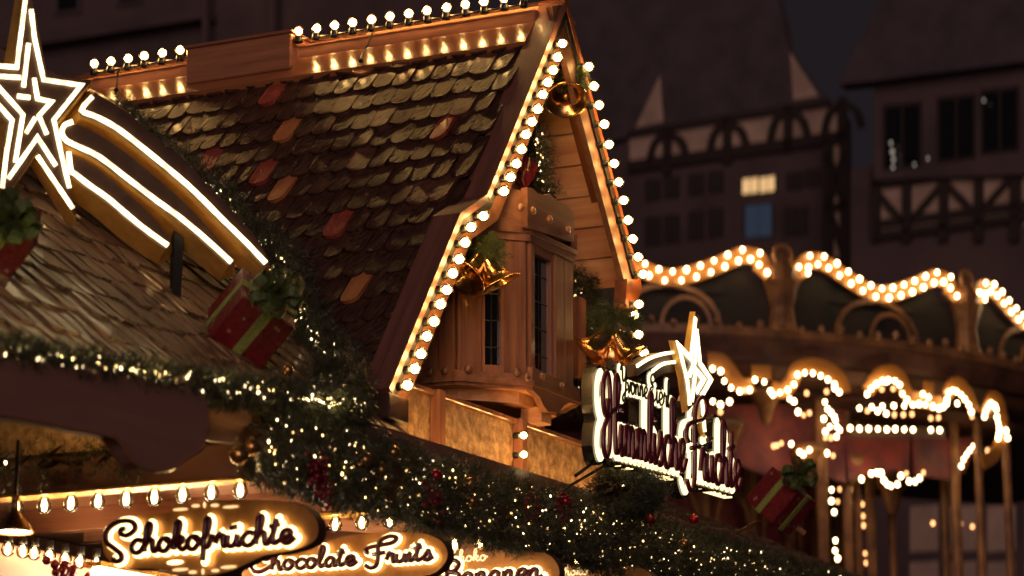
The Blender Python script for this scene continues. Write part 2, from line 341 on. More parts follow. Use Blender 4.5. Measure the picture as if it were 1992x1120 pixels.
# ------------------------------------------------------------------ script lettering (strokes, x-height 1, baseline 0)
ST = [(-.15, .25), (.12, .75), (.36, 1.5), (.40, 2.1), (.22, 2.3), (.08, 2.0), (.06, 1.1), (.06, 0)]
G = {
 'c': (1.0, [[(.82, .78), (.68, 1.0), (.3, .95), (.02, .5), (.22, .05), (.6, 0), (1.0, .35)]]),
 'h': (1.15, [ST, [(.06, .45), (.35, .92), (.62, .9), (.66, .45), (.74, .05), (.95, .05), (1.15, .4)]]),
 'k': (1.1, [ST, [(.06, .4), (.4, .98), (.68, .95), (.66, .62), (.3, .48), (.5, .2), (.75, .0), (1.1, .3)]]),
 'o': (1.1, [[(.55, 1.0), (.2, .95), (0, .5), (.2, .03), (.55, .02), (.82, .45), (.75, .85), (.5, 1.0), (.62, .75), (.95, .65), (1.15, .75)]]),
 'f': (1.05, [[(-.15, .25), (.2, .85), (.42, 1.6), (.42, 2.2), (.24, 2.4), (.12, 2.0), (.12, .8), (.14, -.5), (.12, -1.0)], [(.14, .1), (.45, .1), (.62, .55), (.7, .95), (.85, .75), (1.05, .85)]]),
 'r': (.85, [[(-.05, .3), (.12, .85), (.2, 1.1), (.3, .85), (.55, .9), (.52, .35), (.62, .03), (.9, .3)]]),
 'u': (1.1, [[(.02, .95), (0, .35), (.18, .02), (.5, .1), (.68, .5), (.7, .95)], [(.7, .9), (.7, .3), (.85, .02), (1.12, .35)]]),
 't': (.75, [[(-.1, .3), (.18, 1.0), (.28, 2.0)], [(.28, 2.0), (.14, 1.0), (.12, .3), (.3, .02), (.75, .35)], [(-.15, 1.35), (.55, 1.5)]]),
 'e': (.95, [[(-.05, .3), (.4, .45), (.68, .75), (.48, 1.02), (.15, .9), (.02, .45), (.25, .02), (.6, .02), (1.0, .4)]]),
 'a': (1.1, [[(.7, .85), (.35, 1.0), (.02, .6), (.08, .1), (.4, .02), (.66, .4), (.7, .95)], [(.7, .9), (.7, .3), (.85, .02), (1.12, .35)]]),
 'l': (.65, [[(-.1, .3), (.14, .8), (.38, 1.6), (.40, 2.15), (.22, 2.3), (.08, 1.9), (.06, .5), (.22, .03), (.65, .35)]]),
 'i': (.55, [[(-.1, .3), (.08, .95), (.06, .35), (.2, .02), (.55, .35)], [(.12, 1.42), (.16, 1.5)]]),
 'n': (1.1, [[(.04, 1.0), (.04, 0)], [(.04, .5), (.3, .95), (.58, .88), (.6, .4), (.7, .04), (1.1, .35)]]),
 'm': (1.6, [[(.04, 1.0), (.04, 0)], [(.04, .5), (.26, .95), (.5, .88), (.52, 0)], [(.52, .5), (.76, .95), (1.0, .88), (1.04, .4), (1.14, .04), (1.6, .35)]]),
 's': (.85, [[(-.1, .25), (.2, .6), (.38, 1.08), (.5, .75), (.62, .35), (.4, .0), (.05, .08)], [(.45, .02), (.85, .35)]]),
 'v': (.9, [[(0, .95), (.22, .5), (.35, 0), (.6, .5), (.75, 1), (.95, .8)]]),
 'S': (2.1, [[(1.5, 2.0), (1.2, 1.95), (1.2, 1.6), (1.75, 1.45), (2.3, 1.95), (1.95, 2.55), (.95, 2.6), (.12, 2.0), (.1, 1.1), (.73, .5), (1.35, -.05), (1.38, -.5), (1.0, -.62), (.75, -.35)]]),
 'C': (2.0, [[(1.3, 1.7), (1.15, 1.4), (1.6, 1.3), (1.95, 1.9), (1.4, 2.4), (.5, 2.0), (.02, 1.0), (.3, .1), (1.0, -.1), (1.9, .4)]]),
 'F': (2.0, [[(.35, 1.2), (.05, 1.4), (.3, 1.8), (1.3, 2.0), (2.4, 2.2), (2.75, 2.7), (2.2, 2.95), (1.4, 2.6), (1.15, 1.9), (1.2, .8), (1.1, -.2), (.6, -.5), (.1, -.15)], [(.7, 1.0), (1.8, 1.15)]]),
 'H': (2.35, [[(.75, 1.7), (.5, 1.15), (.15, 1.5), (.15, 2.2), (.6, 2.55), (.95, 2.1), (1.0, .9), (.9, .1), (.5, -.15), (.15, .2), (.3, .8), (1.0, 1.25), (1.9, 1.6), (2.1, 2.3), (1.8, 2.55), (1.65, 2.0), (1.65, .7), (1.8, .05), (2.3, .3)]]),
 'Y': (1.7, [[(.0, 1.8), (.2, 2.2), (.45, 1.8), (.5, 1.1), (.8, .9), (1.2, 1.4), (1.35, 2.1)], [(1.35, 2.1), (1.25, .5), (1.0, -.7), (.6, -.8), (.6, -.4), (1.6, .3)]]),
 'E': (1.5, [[(1.2, 1.9), (.8, 2.2), (.35, 1.9), (.4, 1.4), (.8, 1.2), (.3, 1.0), (.05, .5), (.35, 0), (.9, .0), (1.4, .35)]]),
 'B': (1.6, [[(.3, 2.1), (.3, 0)], [(.0, 1.9), (.7, 2.3), (1.2, 1.9), (.9, 1.3), (.4, 1.2), (1.2, 1.0), (1.3, .4), (.8, 0), (.3, .05)]]),
}
G['ü'] = (1.1, G['u'][1]+[[(.12, 1.45), (.62, 1.55)]])
def text_strokes(s):
    x = 0; out = []
    for ch in s:
        if ch == ' ': x += .7; continue
        adv, st = G[ch]
        for q in st: out.append([(x+a, b) for a, b in q])
        x += adv
    return out, x
def lettering(parent, s, org, ex, ey, nrm, m_let, m_halo, r_let, r_halo, off, hoff=.013, name='lettering', slant=.08, flat=.6):
    """org baseline start; ex: vector of the whole word's width; ey: vector of one x-height"""
    st, W = text_strokes(s); lt = MB(); hl = MB(); nrm = Vector(nrm).normalized()
    for q in st:
        P = [org+ex*(a/W)+ey*b+ex.normalized()*(b*slant*ey.length) for a, b in q]; P = spline(P, 5) if len(P) > 2 else P
        n = len(P)
        lt.tube([p+nrm*off for p in P], r_let, 6)
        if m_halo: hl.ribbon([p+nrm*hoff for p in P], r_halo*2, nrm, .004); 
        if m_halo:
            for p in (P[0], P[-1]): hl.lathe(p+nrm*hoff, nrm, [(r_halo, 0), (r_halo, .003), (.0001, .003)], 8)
    o = obj(name, lt, m_let, parent, smooth=True)
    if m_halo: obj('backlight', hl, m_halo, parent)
    return o
# ================================================================== ground
g = MB(); g.add([(-300, -60, 0), (300, -60, 0), (300, 400, 0), (-300, 400, 0)], [(0, 1, 2, 3)])
tag(obj('ground', g, stone), None, None, None, 'structure')
# ================================================================== decorative house
def house():
    t = thing('decorative_house', 'small steep timber gable house with tiled roof standing on top of the stall', 'house', B(2.59, .9, 3.45))
    UC = 2.59
    prof = [(2.59, 5.60), (1.818, 4.518), (1.582, 4.388), (1.007, 3.578)]   # left verge, v = 0
    # ---- tiles on the near slope
    tp = [(2.59, 5.535), (1.80, 4.525), (1.40, 4.014), (1.03, 3.54)]; seg = [math.dist(tp[i], tp[i+1]) for i in range(3)]; tot = sum(seg)
    def at(s):
        i = 0
        while i < 2 and s > seg[i]: s -= seg[i]; i += 1
        k = s/seg[i]; a, b = tp[i], tp[i+1]; return (a[0]+(b[0]-a[0])*k, a[1]+(b[1]-a[1])*k), i
    colpx = [(535,208,1),(565,250,2),(785,220,3),(888,255,1),(445,310,1),(547,345,1),(735,320,3),(573,395,2),(680,437,1),(560,500,2),(748,548,2),(955,140,3),(845,370,3),(715,135,2),(640,240,0),(800,120,3),(600,330,0)]
    nd = (U*-1.43+Z); colpos = []
    for x, y, c in colpx:
        q = L(hit(x, y, B(1.86, 0, 4.47), nd)); colpos.append((q.y, q.z, c))
    RW, TW = .150, .098; mb = MB(); cand = []
    rows = int((tot-.12)/RW)+1
    for i in range(rows):
        s = .235+RW*i
        if s > tot+.02: break
        (u0, z0), k = at(min(s, tot-.001)); a, b = tp[k], tp[k+1]; dn = (U*(b[0]-a[0])+Z*(b[1]-a[1])).normalized(); N = V.cross(dn); N = N if N.z > 0 else -N
        off = (i % 2)*TW/2
        for j in range(34):
            v0 = .09+off+TW*(j+.0)
            if z0 < 3.44+.9*v0-.15: continue
            cand.append((i, j, u0, v0, z0, dn, N))
    cols = {}
    for pv, pz, c in colpos:
        best = min(range(len(cand)), key=lambda q: (cand[q][3]+TW/2-pv)**2+(cand[q][4]+.05-pz)**2); cols[best] = c
    for q, (i, j, u0, v0, z0, dn, N) in enumerate(cand):
        c = cols.get(q, 0); w_ = TW*.96; ln = .26
        if c == 0 and random.random() < .02: c = 3
        rot = random.gauss(0, .012); lift = random.uniform(0, .004); tl_ = random.gauss(0, .0045); sh = random.gauss(0, .005)
        dj = (dn+V*rot).normalized(); vj = (V-dn*rot)
        P0 = B(u0, v0, z0)+dj*(sh+(.018 if c else 0)); out = []
        for k in range(7):
            an = math.pi*k/6; out.append(P0+vj*(w_*.5-w_*.5*math.cos(an))+dj*(.042*math.sin(an)**.7)+N*(.024+lift+tl_*math.cos(an)+(.006 if c else 0)))
        top = [P0+vj*w_-dj*ln+N*.002, P0-dj*ln+N*.002]
        poly = out+top; n = len(poly); lo = [p-N*.018 for p in poly]
        mb.add(poly+lo, [tuple(range(n))]+[(k, k+n, (k+1) % n+n, (k+1) % n) for k in range(n)], c)
    obj('tiled_roof', mb, [T_dark, T_red, T_org, T_brn], t)
    # ---- under-roof deck both sides
    dk = MB()
    deck = [(a+.05, b-.10) for a, b in prof]
    for i in range(3):
        (a, b), (c, d) = deck[i], deck[i+1]
        dk.hexa([B(a, .06, b), B(a, 3.1, b), B(c, 3.1, d), B(c, .06, d), B(a+.01, .06, b+.03), B(a+.01, 3.1, b+.03), B(c+.01, 3.1, d+.03), B(c+.01, .06, d+.03)])
    obj('roof_deck', dk, dark_wood, t)
    rt = MB(); R0, R1 = (2.60, 5.585), (3.375, 4.455)
    rt.hexa([B(R0[0], .03, R0[1]), B(R1[0], .03, R1[1]), B(R1[0], 3.1, R1[1]), B(R0[0], 3.1, R0[1]), B(R0[0]+.03, .03, R0[1]+.03), B(R1[0]+.04, .03, R1[1]+.03), B(R1[0]+.04, 3.1, R1[1]+.03), B(R0[0]+.03, 3.1, R0[1]+.03)])
    obj('far_roof_slope', rt, T_brn, t)
    # ---- soffit planks under the far slope
    so_ = MB(); d = Vector((R1[0]-R0[0], R1[1]-R0[1])); n = 9; 
    for i in range(n):
        a = i/n; b = (i+1)/n-.006; nn = U*(-.825)-Z*.565
        p = [B(R0[0]+d.x*q, v, R0[1]+d.y*q)+nn*e for q in (a, b) for v in (.04, 1.0) for e in (.004, .022)]
        so_.hexa([p[0], p[4], p[6], p[2], p[1], p[5], p[7], p[3]])
    obj('soffit_planks', so_, pine, t)
    # ---- verge boards
    def verge(pr, name, m, side):
        cap = MB(); s = 1 if side == 'l' else -1
        for i in range(len(pr)-1):
            (a, b), (c, d) = pr[i], pr[i+1]; dd = Vector((c-a, d-b)).normalized(); nn = (U*dd.y*s-Z*dd.x*s); nn = nn if nn.dot(Z) > 0 else -nn
            cap.hexa([B(a, -.012, b)-nn*.03, B(a, .115, b)-nn*.03, B(c, .115, d)-nn*.03, B(c, -.012, d)-nn*.03, B(a, -.012, b), B(a, .115, b), B(c, .115, d), B(c, -.012, d)])
        obj(name+'_cap', cap, m, t)
        fr = MB()
        for i in range(len(pr)-1):
            (a, b), (c, d) = pr[i], pr[i+1]; w_ = .135
            inn = Vector((s*.93, -.36))*w_
            fr.hexa([B(a, .002, b-.03), B(a, .030, b-.03), B(c, .030, d-.03), B(c, .002, d-.03), B(a+inn.x, .002, b-.03+inn.y), B(a+inn.x, .030, b-.03+inn.y), B(c+inn.x, .030, d-.03+inn.y), B(c+inn.x, .002, d-.03+inn.y)])
        obj(name, fr, verge_face, t)
        tr = MB()
        for i in range(len(pr)-1):
            (a, b), (c, d) = pr[i], pr[i+1]
            q = Vector((s*.93, -.36)); e1, e2 = -.002, .046
            tr.hexa([B(a+q.x*e1, -.008, b-.03+q.y*e1), B(a+q.x*e1, .0, b-.03+q.y*e1), B(c+q.x*e1, .0, d-.03+q.y*e1), B(c+q.x*e1, -.008, d-.03+q.y*e1),
                     B(a+q.x*e2, -.008, b-.03+q.y*e2), B(a+q.x*e2, .0, b-.03+q.y*e2), B(c+q.x*e2, .0, d-.03+q.y*e2), B(c+q.x*e2, -.008, d-.03+q.y*e2)])
        obj(name+'_groove_shade', tr, groove_shade, t)  # flat strip coloured dark in place of a shaded recess
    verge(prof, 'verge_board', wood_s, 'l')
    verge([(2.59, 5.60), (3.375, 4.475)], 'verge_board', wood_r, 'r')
    rp = MB(); rp.prism([B(3.375, -.012, 4.475), B(3.39, -.012, 4.43), B(3.27, -.012, 4.30), B(3.20, -.012, 4.33), B(3.22, -.012, 4.45)], V*.06); obj('verge_end', rp, wood_r, t)
    # foot block of the near verge
    fb = MB(); fb.bev(B(.99, -.02, 3.46), U*.16, V*.17, Z*.10, .006); obj('verge_foot', fb, dark_wood, t)
    # ---- ridge
    rb = MB(); rb.bev(B(2.50, .10, 5.465), U*.10, V*2.85, Z*.075, .006)
    fl_ = MB(); fl_.hexa([B(2.499, .10, 5.44), B(2.415, .10, 5.335), B(2.415, 2.95, 5.335), B(2.499, 2.95, 5.44), B(2.498, .10, 5.475), B(2.400, .10, 5.358), B(2.400, 2.95, 5.358), B(2.498, 2.95, 5.475)]); obj('ridge_flange', fl_, varnish, t)
    rb.bev(B(2.496, .11, 5.525), U*.12, V*2.82, Z*.012, .004)
    obj('ridge_beam', rb, wood_v, t)
    a = L(HU(362, 97, 2.43)); b = L(HU(566, 62, 2.43)); c = L(HU(566, 132, 2.43))
    rx = MB(); rx.bev(B(2.43, b.y, c.z), U*.24, V*(a.y-b.y), Z*(b.z-c.z), .006); rx.bev(B(2.415, b.y-.012, b.z-.004), U*.27, V*(a.y-b.y+.024), Z*.016, .004)
    obj('ridge_box', rx, wood_v, t)
    # ---- gable wall behind the verge, horizontal boarding
    gw = MB(); VW = .42; VS = .13; z = 3.70
    while z < 5.45:
        z2 = min(z+.125, 5.45); hw = lambda q: min((5.55-q)/1.45+.01, .86)
        l1, l2 = UC-hw(z), UC-hw(z2-.005); r1, r2 = UC+min(hw(z), .66 if z < 4.45 else 9), UC+min(hw(z2-.005), .66 if z < 4.45 else 9)
        gw.hexa([B(l1, VW, z), B(r1, VW, z), B(r1, VW+.03, z), B(l1, VW+.03, z), B(l2, VW, z2-.005), B(r2, VW, z2-.005), B(r2, VW+.03, z2-.005), B(l2, VW+.03, z2-.005)]); z = z2
    obj('gable_boarding', gw, pine, t)
    st = MB(); st.box(B(1.12, VS, 3.25), U*2.2, V*.04, Z*.42)
    obj('stucco_wall', st, plaster, t)
    po = MB()
    a = L(HV(848, 760, VS-.02)); b = L(HV(1008, 812, VS-.02))
    for u_ in (a.x-.02, b.x-.02): po.bev(B(u_, VS-.05, 3.25), U*.05, V*.046, Z*.43, .004)
    po.bev(B(1.12, VS-.03, 3.655), U*2.2, V*.06, Z*.022, .004)
    obj('timber_posts', po, wood_z, t)
    # flashing slope where the house meets the eave
    fl = MB(); fl.hexa([B(1.0, .02, 3.36), B(3.4, .02, 3.36), B(3.4, VS, 3.38), B(1.0, VS, 3.38), B(1.0, .02, 3.375), B(3.4, .02, 3.375), B(3.4, VS, 3.40), B(1.0, VS, 3.40)]); obj('base_flashing', fl, wood_u, t)
    cp = MB(); cp.bev(B(3.16, .20, 4.0), U*.08, V*.10, Z*.38, .006); cp.box(B(3.26, .47, 3.42), U*.02, V*2.0, Z*.95); obj('corner_post', cp, wood_z, t)
    # ================= bay window
    bw = MB(); vf = 0.0
    plan = [(2.02, .42), (2.02, .24), (2.258, 0), (2.715, 0), (2.955, .24), (2.955, .42)]
    def shrink(k):
        cx_, cy_ = 2.487, .42
        return [(cx_+(a-cx_)*k, cy_+(b-cy_)*k) for a, b in plan]
    def slab(mb, pl, z0, z1, m=0): mb.prism([B(a, b, z0) for a, b in pl], Z*(z1-z0), m)
    root = MB(); slab(root, shrink(1.0), 3.815, 3.845); slab(root, shrink(1.035), 3.795, 3.817); bay = obj('bay_window', root, wood_u, t)
    root = MB(); slab(root, shrink(.98), 4.42, 4.455); slab(root, shrink(1.0), 4.453, 4.475); obj('head_cornice', root, wood_u, bay)
    root = MB(); slab(root, shrink(.93), 4.53, 4.55); obj('bay_top', root, wood_u, bay)
    # facets: posts and panels
    inner = shrink(.92); Z0, Z1 = 3.845, 4.42
    names = []
    def facet(i, layout):
        (a0, b0), (a1, b1) = inner[i], inner[i+1]; A = B(a0, b0, 0); D = B(a1, b1, 0)-A; ln = D.length; d = D/ln; nrm = d.cross(Z); 
        if nrm.dot(B(2.487, .42, 0)-A) > 0: nrm = -nrm
        for s0, s1, kind in layout:
            p = A+D*s0; e = D*(s1-s0)
            if kind == 'post': m_ = MB(); m_.bev(p-nrm*.03+Z*Z0, e, nrm*.05, Z*(Z1-Z0), .005); obj('post', m_, wood_z, bay)
            if kind == 'panel': m_ = MB(); m_.bev(p-nrm*.03+Z*Z0, e, nrm*.034, Z*(Z1-Z0), .003); obj('side_panel', m_, wood_z, bay)
            if kind == 'win':
                m_ = MB(); m_.box(p-nrm*.02+Z*(Z0+.03), e, nrm*.004, Z*(Z1-Z0-.06)); obj('window_pane', m_, pane, bay)
                fr = MB()
                for zz in (Z0, Z1-.035): fr.box(p-nrm*.02+Z*zz, e, nrm*.03, Z*.035)
                fr.box(p-nrm*.02+Z*(Z0+.03), e.normalized()*.012, nrm*.028, Z*(Z1-Z0-.06)); fr.box(p+e-e.normalized()*.012-nrm*.02+Z*(Z0+.03), e.normalized()*.012, nrm*.028, Z*(Z1-Z0-.06))
                obj('window_frame', fr, wood_z, bay)
                ld = MB(); k = 5
                for q in range(1, k): ld.tube([p-nrm*.014+Z*(Z0+(Z1-Z0)*q/k), p+e-nrm*.014+Z*(Z0+(Z1-Z0)*q/k)], .003, 4)
                ld.tube([p+e*.5-nrm*.014+Z*Z0, p+e*.5-nrm*.014+Z*Z1], .003, 4)
                obj('leading', ld, lead, bay)
    facet(0, [(0, .55, 'panel'), (.55, 1, 'post')])
    facet(1, [(0, .06, 'post'), (.06, .36, 'panel'), (.36, .66, 'win'), (.66, .98, 'post')])
    facet(2, [(0, .10, 'post'), (.12, .56, 'win'), (.58, .78, 'post'), (.80, 1, 'post')])
    facet(3, [(0, .3, 'post'), (.3, .7, 'win'), (.7, 1, 'post')])
    facet(4, [(0, .5, 'post'), (.5, 1, 'panel')])
    def px(pts, v): return [HV(x, y, v) for x, y in pts]
    # lower apron
    ap = MB()
    ap.prism(px([(1036, 713), (1128, 757), (1128, 788), (1110, 782), (1098, 788), (1088, 802), (1066, 801), (1056, 786), (1050, 772), (1036, 758)], -.004), V*.03)
    (a0, b0), (a1, b1), (a2, b2) = plan[0], plan[1], plan[2]
    def wall2(a, b, z0, z1, th=.03, m=0):
        A = B(a[0], a[1], z0); D = B(b[0], b[1], z0)-A; nn = D.cross(Z).normalized(); nn = nn if nn.dot(B(2.487, .42, z0)-A) > 0 else -nn
        ap.box(A, D, nn*th, Z*(z1-z0))
    zc = L(HV(1036, 713, 0)).z; zb = L(HV(1036, 757, 0)).z
    wall2(plan[1], plan[2], zb, 3.797); wall2(plan[0], plan[1], zb, 3.797); wall2(plan[3], plan[4], zb, 3.797); wall2(plan[4], plan[5], zb, 3.797)
    obj('apron', ap, wood_u, bay)
    un = MB(); slab(un, shrink(.985), zb+.004, zb+.02); slab(un, shrink(.8), zb-.045, zb+.004); obj('underside', un, pine, bay)
    cb = MB(); cb.bev(B(2.43, .04, zb-.11), U*.10, V*.10, Z*.07, .004); obj('corbel', cb, pine, bay)
    # crown
    cr = MB()
    cr.prism(px([(1026, 441), (1026, 364), (1036, 366), (1047, 376), (1060, 379), (1070, 376), (1078, 386), (1088, 393), (1100, 397), (1110, 406), (1117, 418), (1117, 466), (1113, 470)], -.012), V*.03)
    zt = L(HV(1026, 364, -.012)).z; zq = 4.475
    for i, (p, q) in enumerate([(plan[1], plan[2]), (plan[0], plan[1]), (plan[3], plan[4])]):
        if i == 2: zt -= .09
        A = B(p[0], p[1], zq); D = B(q[0], q[1], zq)-A; nn = D.cross(Z).normalized(); nn = nn if nn.dot(B(2.487, .42, zq)-A) > 0 else -nn
        cr.box(A, D, nn*.03, Z*(zt-zq))
    obj('crown_board', cr, wood_u, bay)
    def knob(p, n_): kb = MB(); kb.lathe(p, n_, [(.017, 0), (.019, .006), (.015, .013), (.0001, .016)], 10); obj('turned_knob', kb, wood_u, bay, True)
    for x, y in ((1035, 410), (1067, 427), (1103, 448)): knob(HV(x, y, -.012), -V)
    for x, y in ((1012, 404),): knob(HV(x, y, -.01)-V*0, (-U-V))
    for x, y in ((1024, 733), (1052, 734), (1090, 751)): knob(HV(x, y, -.004), -V)
    A = B(*plan[1], 0); D = B(*plan[2], 0)-A; nd = (-U-V).normalized(); 
    knob(A+D*.17+Z*(zc-.03), nd); knob(A+D*.80+Z*(zc-.03), nd)
    for q in (.35, .75): knob(B(plan[0][0], plan[0][1]+(plan[1][1]-plan[0][1])*q, zc-.035), -U)
    return t
house()
# ================================================================== bulb strings of the house
def string(label, cat, base, group=None): return thing('light_string', label, cat, base, group)
ls = string('row of round bulbs along the top of the tiled roof ridge', 'string lights', B(2.55, .1, 5.5))
rv_ = [L(HU(x, y, 2.468)).y for x, y in [(183,137),(215,131),(248,125),(281,121),(315,115),(350,110),(581,72),(615,68),(651,61),(686,54),(722,49),(758,43),(795,37),(831,32),(868,25),(906,18),(942,13),(981,7),(1019,2)]]
for v_ in rv_: bulb(ls, B(2.468, v_, 5.566), (0, 0, 1))
kc = MB()
for i in range(len(rv_)-1):
    if abs(rv_[i]-rv_[i+1]) < .2: kc.tube([B(2.468, rv_[i], 5.556), B(2.468, (rv_[i]+rv_[i+1])/2, 5.552), B(2.468, rv_[i+1], 5.556)], .004, 5)
obj('cable', kc, black, ls)
ls = string('round bulbs down the near sloping verge board beside the tiles', 'string lights', B(1.8, 0, 4.5))
LB = [(1095,85),(1085,110),(1076,135),(1066,160),(1056,184),(1046,211),(1035,236),(1024,262),(1015,289),(1004,318),(993,345),(981,371),(941,419),(917,443),(905,472),(893,503),(881,533),(869,562),(857,592),(844,624),(831,655),(819,687),(807,718),(793,750)]
for x, y in LB: bulb(ls, HV(x, y, -.05)+V*.03, -V)
ls = string('round bulbs down the far verge board against the dark sky', 'string lights', B(3.0, 0, 4.9))
RBp = [(1145,128),(1155,166),(1165,204),(1175,241),(1184,280),(1194,317),(1203,354),(1213,390),(1222,428),(1231,463),(1241,498),(1251,533),(1242,591),(1234,614),(1242,649),(1252,686)]
for x, y in RBp: bulb(ls, HV(x, y, -.05)+V*.03, -V+U*.15)
wr = MB(); wr.tube(spline([HU(726, 60, 2.42), HU(716, 85, 2.40), HU(706, 100, 2.38), HU(702, 118, 2.33)]), .0045, 5)
cb_ = tag(obj('cable', wr, black), 'thin black cable hooked over the ridge beam between the bulbs', 'cable'); wr = MB(); wr.ball(HU(702, 118, 2.33), .011, 8); obj('clip', wr, black, cb_)
wr = MB(); wr.tube(spline([HU(232, 135, 2.42), HU(228, 150, 2.40), HU(226, 175, 2.33)]), .0045, 5)
cb_ = tag(obj('cable', wr, black), 'thin black cable hanging over the ridge beam near the star', 'cable'); wr = MB(); wr.ball(HU(226, 175, 2.33), .012, 8); obj('clip', wr, black, cb_)
# ================================================================== market stall
def DZ(u): return -.075*max(0, .5-u)
def stall():
    t = thing('market_stall', 'long wooden market stall with shingled roof, dark canopy and hanging signs', 'stall', B(2, .8, 0))
    SH = MB(); EX, SW = .143, .157; sl = Vector((0, 1, .9)).normalized(); N = (Z-V*.9).normalized(); dn = (-V-Z*.9).normalized()
    for i in range(19):
        s = -.10+EX*i; v0 = s*.743; z0 = 3.44+.9*v0
        for j in range(-26, 42):
            u0 = SW*j+(i % 2)*SW*.5-.3
            if u0 > .93+.56*v0+.12 or u0 < -4: continue
            k = 3; x = 0
            while x < SW-.01:        # riven shakes: two or three narrow pieces to a shingle
                w_ = SW if random.random() < .35 else random.uniform(.045, .09); w_ = min(w_, SW-x); lf = random.uniform(.006, .020); dl = random.gauss(0, .007); sk = random.gauss(-.10, .03)
                P = B(u0+x, v0, z0+DZ(u0+x))+dn*dl; e = U*(w_*.96); ln = .24; rs = U*(sk*ln)
                lo = [P+N*lf, P+e*.5+dn*.010+N*(lf+.002), P+e+N*(lf-.002)]; up_ = [P+e-dn*ln+rs+N*.001, P-dn*ln+rs+N*.001]
                poly = lo+up_; n = 5; bt = [p-N*.013 for p in poly]
                SH.add(poly+bt, [tuple(range(n))]+[(q, q+n, (q+1) % n+n, (q+1) % n) for q in range(n)], 1 if random.random() < .12 else 0)
                x += w_
    obj('shingle_roof', SH, [S_a, S_b], t)
    d = MB(); d.hexa([B(-4, -.04, 3.36+DZ(-4)), B(.5, -.04, 3.36), B(.5, 1.85, 3.36+.9*1.85), B(-4, 1.85, 3.36+.9*1.85+DZ(-4)), B(-4, -.04, 3.39+DZ(-4)), B(.5, -.04, 3.39), B(.5, 1.85, 3.39+.9*1.85), B(-4, 1.85, 3.39+.9*1.85+DZ(-4))]); d.hexa([B(.5, -.04, 3.36), B(1.0, -.04, 3.36), B(2.1, 1.85, 3.36+.9*1.85), B(.5, 1.85, 3.36+.9*1.85), B(.5, -.04, 3.39), B(1.0, -.04, 3.39), B(2.1, 1.85, 3.39+.9*1.85), B(.5, 1.85, 3.39+.9*1.85)])
    obj('roof_deck', d, dark_wood, t)
    d = MB(); d.hexa([B(-4, -.085, 3.22+DZ(-4)), B(.5, -.085, 3.24), B(.5, -.055, 3.24), B(-4, -.055, 3.22+DZ(-4)), B(-4, -.085, 3.36+DZ(-4)), B(.5, -.085, 3.38), B(.5, -.055, 3.38), B(-4, -.055, 3.36+DZ(-4))]); d.box(B(.5, -.085, 3.28), U*6.5, V*.03, Z*.12); obj('eave_fascia', d, wood_u, t)
    # far part of the roof, right of the house
    d = MB()
    for i in range(12):
        s = EX*i; v0 = s*.9; z0 = 3.40+.42*v0
        for j in range(24): 
            u0 = 3.35+.16*j+(i % 2)*.08; lf = random.uniform(.008, .016); P = B(u0, v0, z0); e = U*.15; d2 = (V+Z*.42).normalized()*.22; Nn = (Z-V*.42).normalized()
            d.hexa([P-Nn*.004, P+e-Nn*.004, P+e+d2-Nn*.012, P+d2-Nn*.012, P+Nn*lf, P+e+Nn*lf, P+e+d2, P+d2], 1 if random.random() < .15 else 0)
    obj('far_roof', d, [S_a, S_b], t)
    # canopy ceiling and cross beams
    d = MB()
    for i in range(36):
        d.box(B(-.02+i*.2, -.05, 3.215+(.003 if i % 2 else 0)), U*.195, V*2.4, Z*.02)
    obj('canopy_ceiling', d, wood_v, t)
    for k, u_ in enumerate((0, 1.049, 2.018, 2.945, 3.88, 4.8)):
        b_ = MB(); b_.bev(B(u_-.035, -.03, 3.10+.024*k), U*.07, V*(2.2 if k == 0 else 1.7), Z*(.13), .004); obj('cross_beam', b_, beam_wood if k == 0 else wood_v, t)
        b_ = MB(); b_.box(B(u_-.05, -.02, 3.088+.024*k), U*.10, V*1.2, Z*.009); obj('lamp_rail', b_, sign_gold, t)
        if k: 
            b_ = MB(); A = [(-.02, 3.215), (-.02, 3.13+.01*k), (.10, 3.07+.02*k), (.22, 3.06+.02*k), (.36, 3.10), (.6, 3.13), (1.6, 3.13), (1.6, 3.215)]
            b_.prism([B(u_+.30, v, z) for v, z in A], U*.03); obj('shaped_board', b_, wood_v, t)
    s_ = MB(); s_.prism([B(-.06, .02, 3.23), B(-.06, 2.1, 3.23), B(-.06, 2.1, 5.0), B(-.06, .05, 3.36)], U*.02); obj('end_panel', s_, plaster, t)
    s_ = MB(); s_.box(B(-4, 2.0, 0), U*11, V*.05, Z*3.2); obj('back_wall', s_, dark_wood, t)
    s_ = MB(); s_.box(B(-4, .06, 0), U*10.5, V*.5, Z*1.15); s_.box(B(-4.05, .0, 1.15), U*10.6, V*.6, Z*.04); obj('counter', s_, wood_u, t)
    for u_ in (-3.9, 3.3, 6.2):
        s_ = MB(); s_.bev(B(u_, 1.5, 1.19), U*.1, V*.1, Z*2.03, .006); obj('post', s_, wood_z, t)
    s_ = MB(); s_.bev(B(-3.5, 1.25, 2.86), U*4.6, V*.10, Z*.13, .005); s_.box(B(-3.5, 1.23, 2.845), U*4.6, V*.14, Z*.012); obj('inner_beam', s_, beam_wood, t)
    cbm = MB(); P = [(-60, 698), (60, 703), (160, 718), (250, 733), (340, 748), (385, 757), (398, 766), (404, 790), (404, 835), (399, 866), (385, 880), (362, 892), (345, 908), (325, 915), (303, 917), (280, 911), (263, 900), (250, 883), (240, 865), (226, 852), (205, 846), (150, 836), (70, 820), (-60, 800)]
    cbm.prism([HV(x, y, -.24) for x, y in P], V*.06); obj('carved_beam', cbm, beam_wood, t)
    ed = MB(); ed.tube([HV(x, y, -.245) for x, y in P[9:]], .006, 5); obj('beam_edge', ed, wood_u, t)
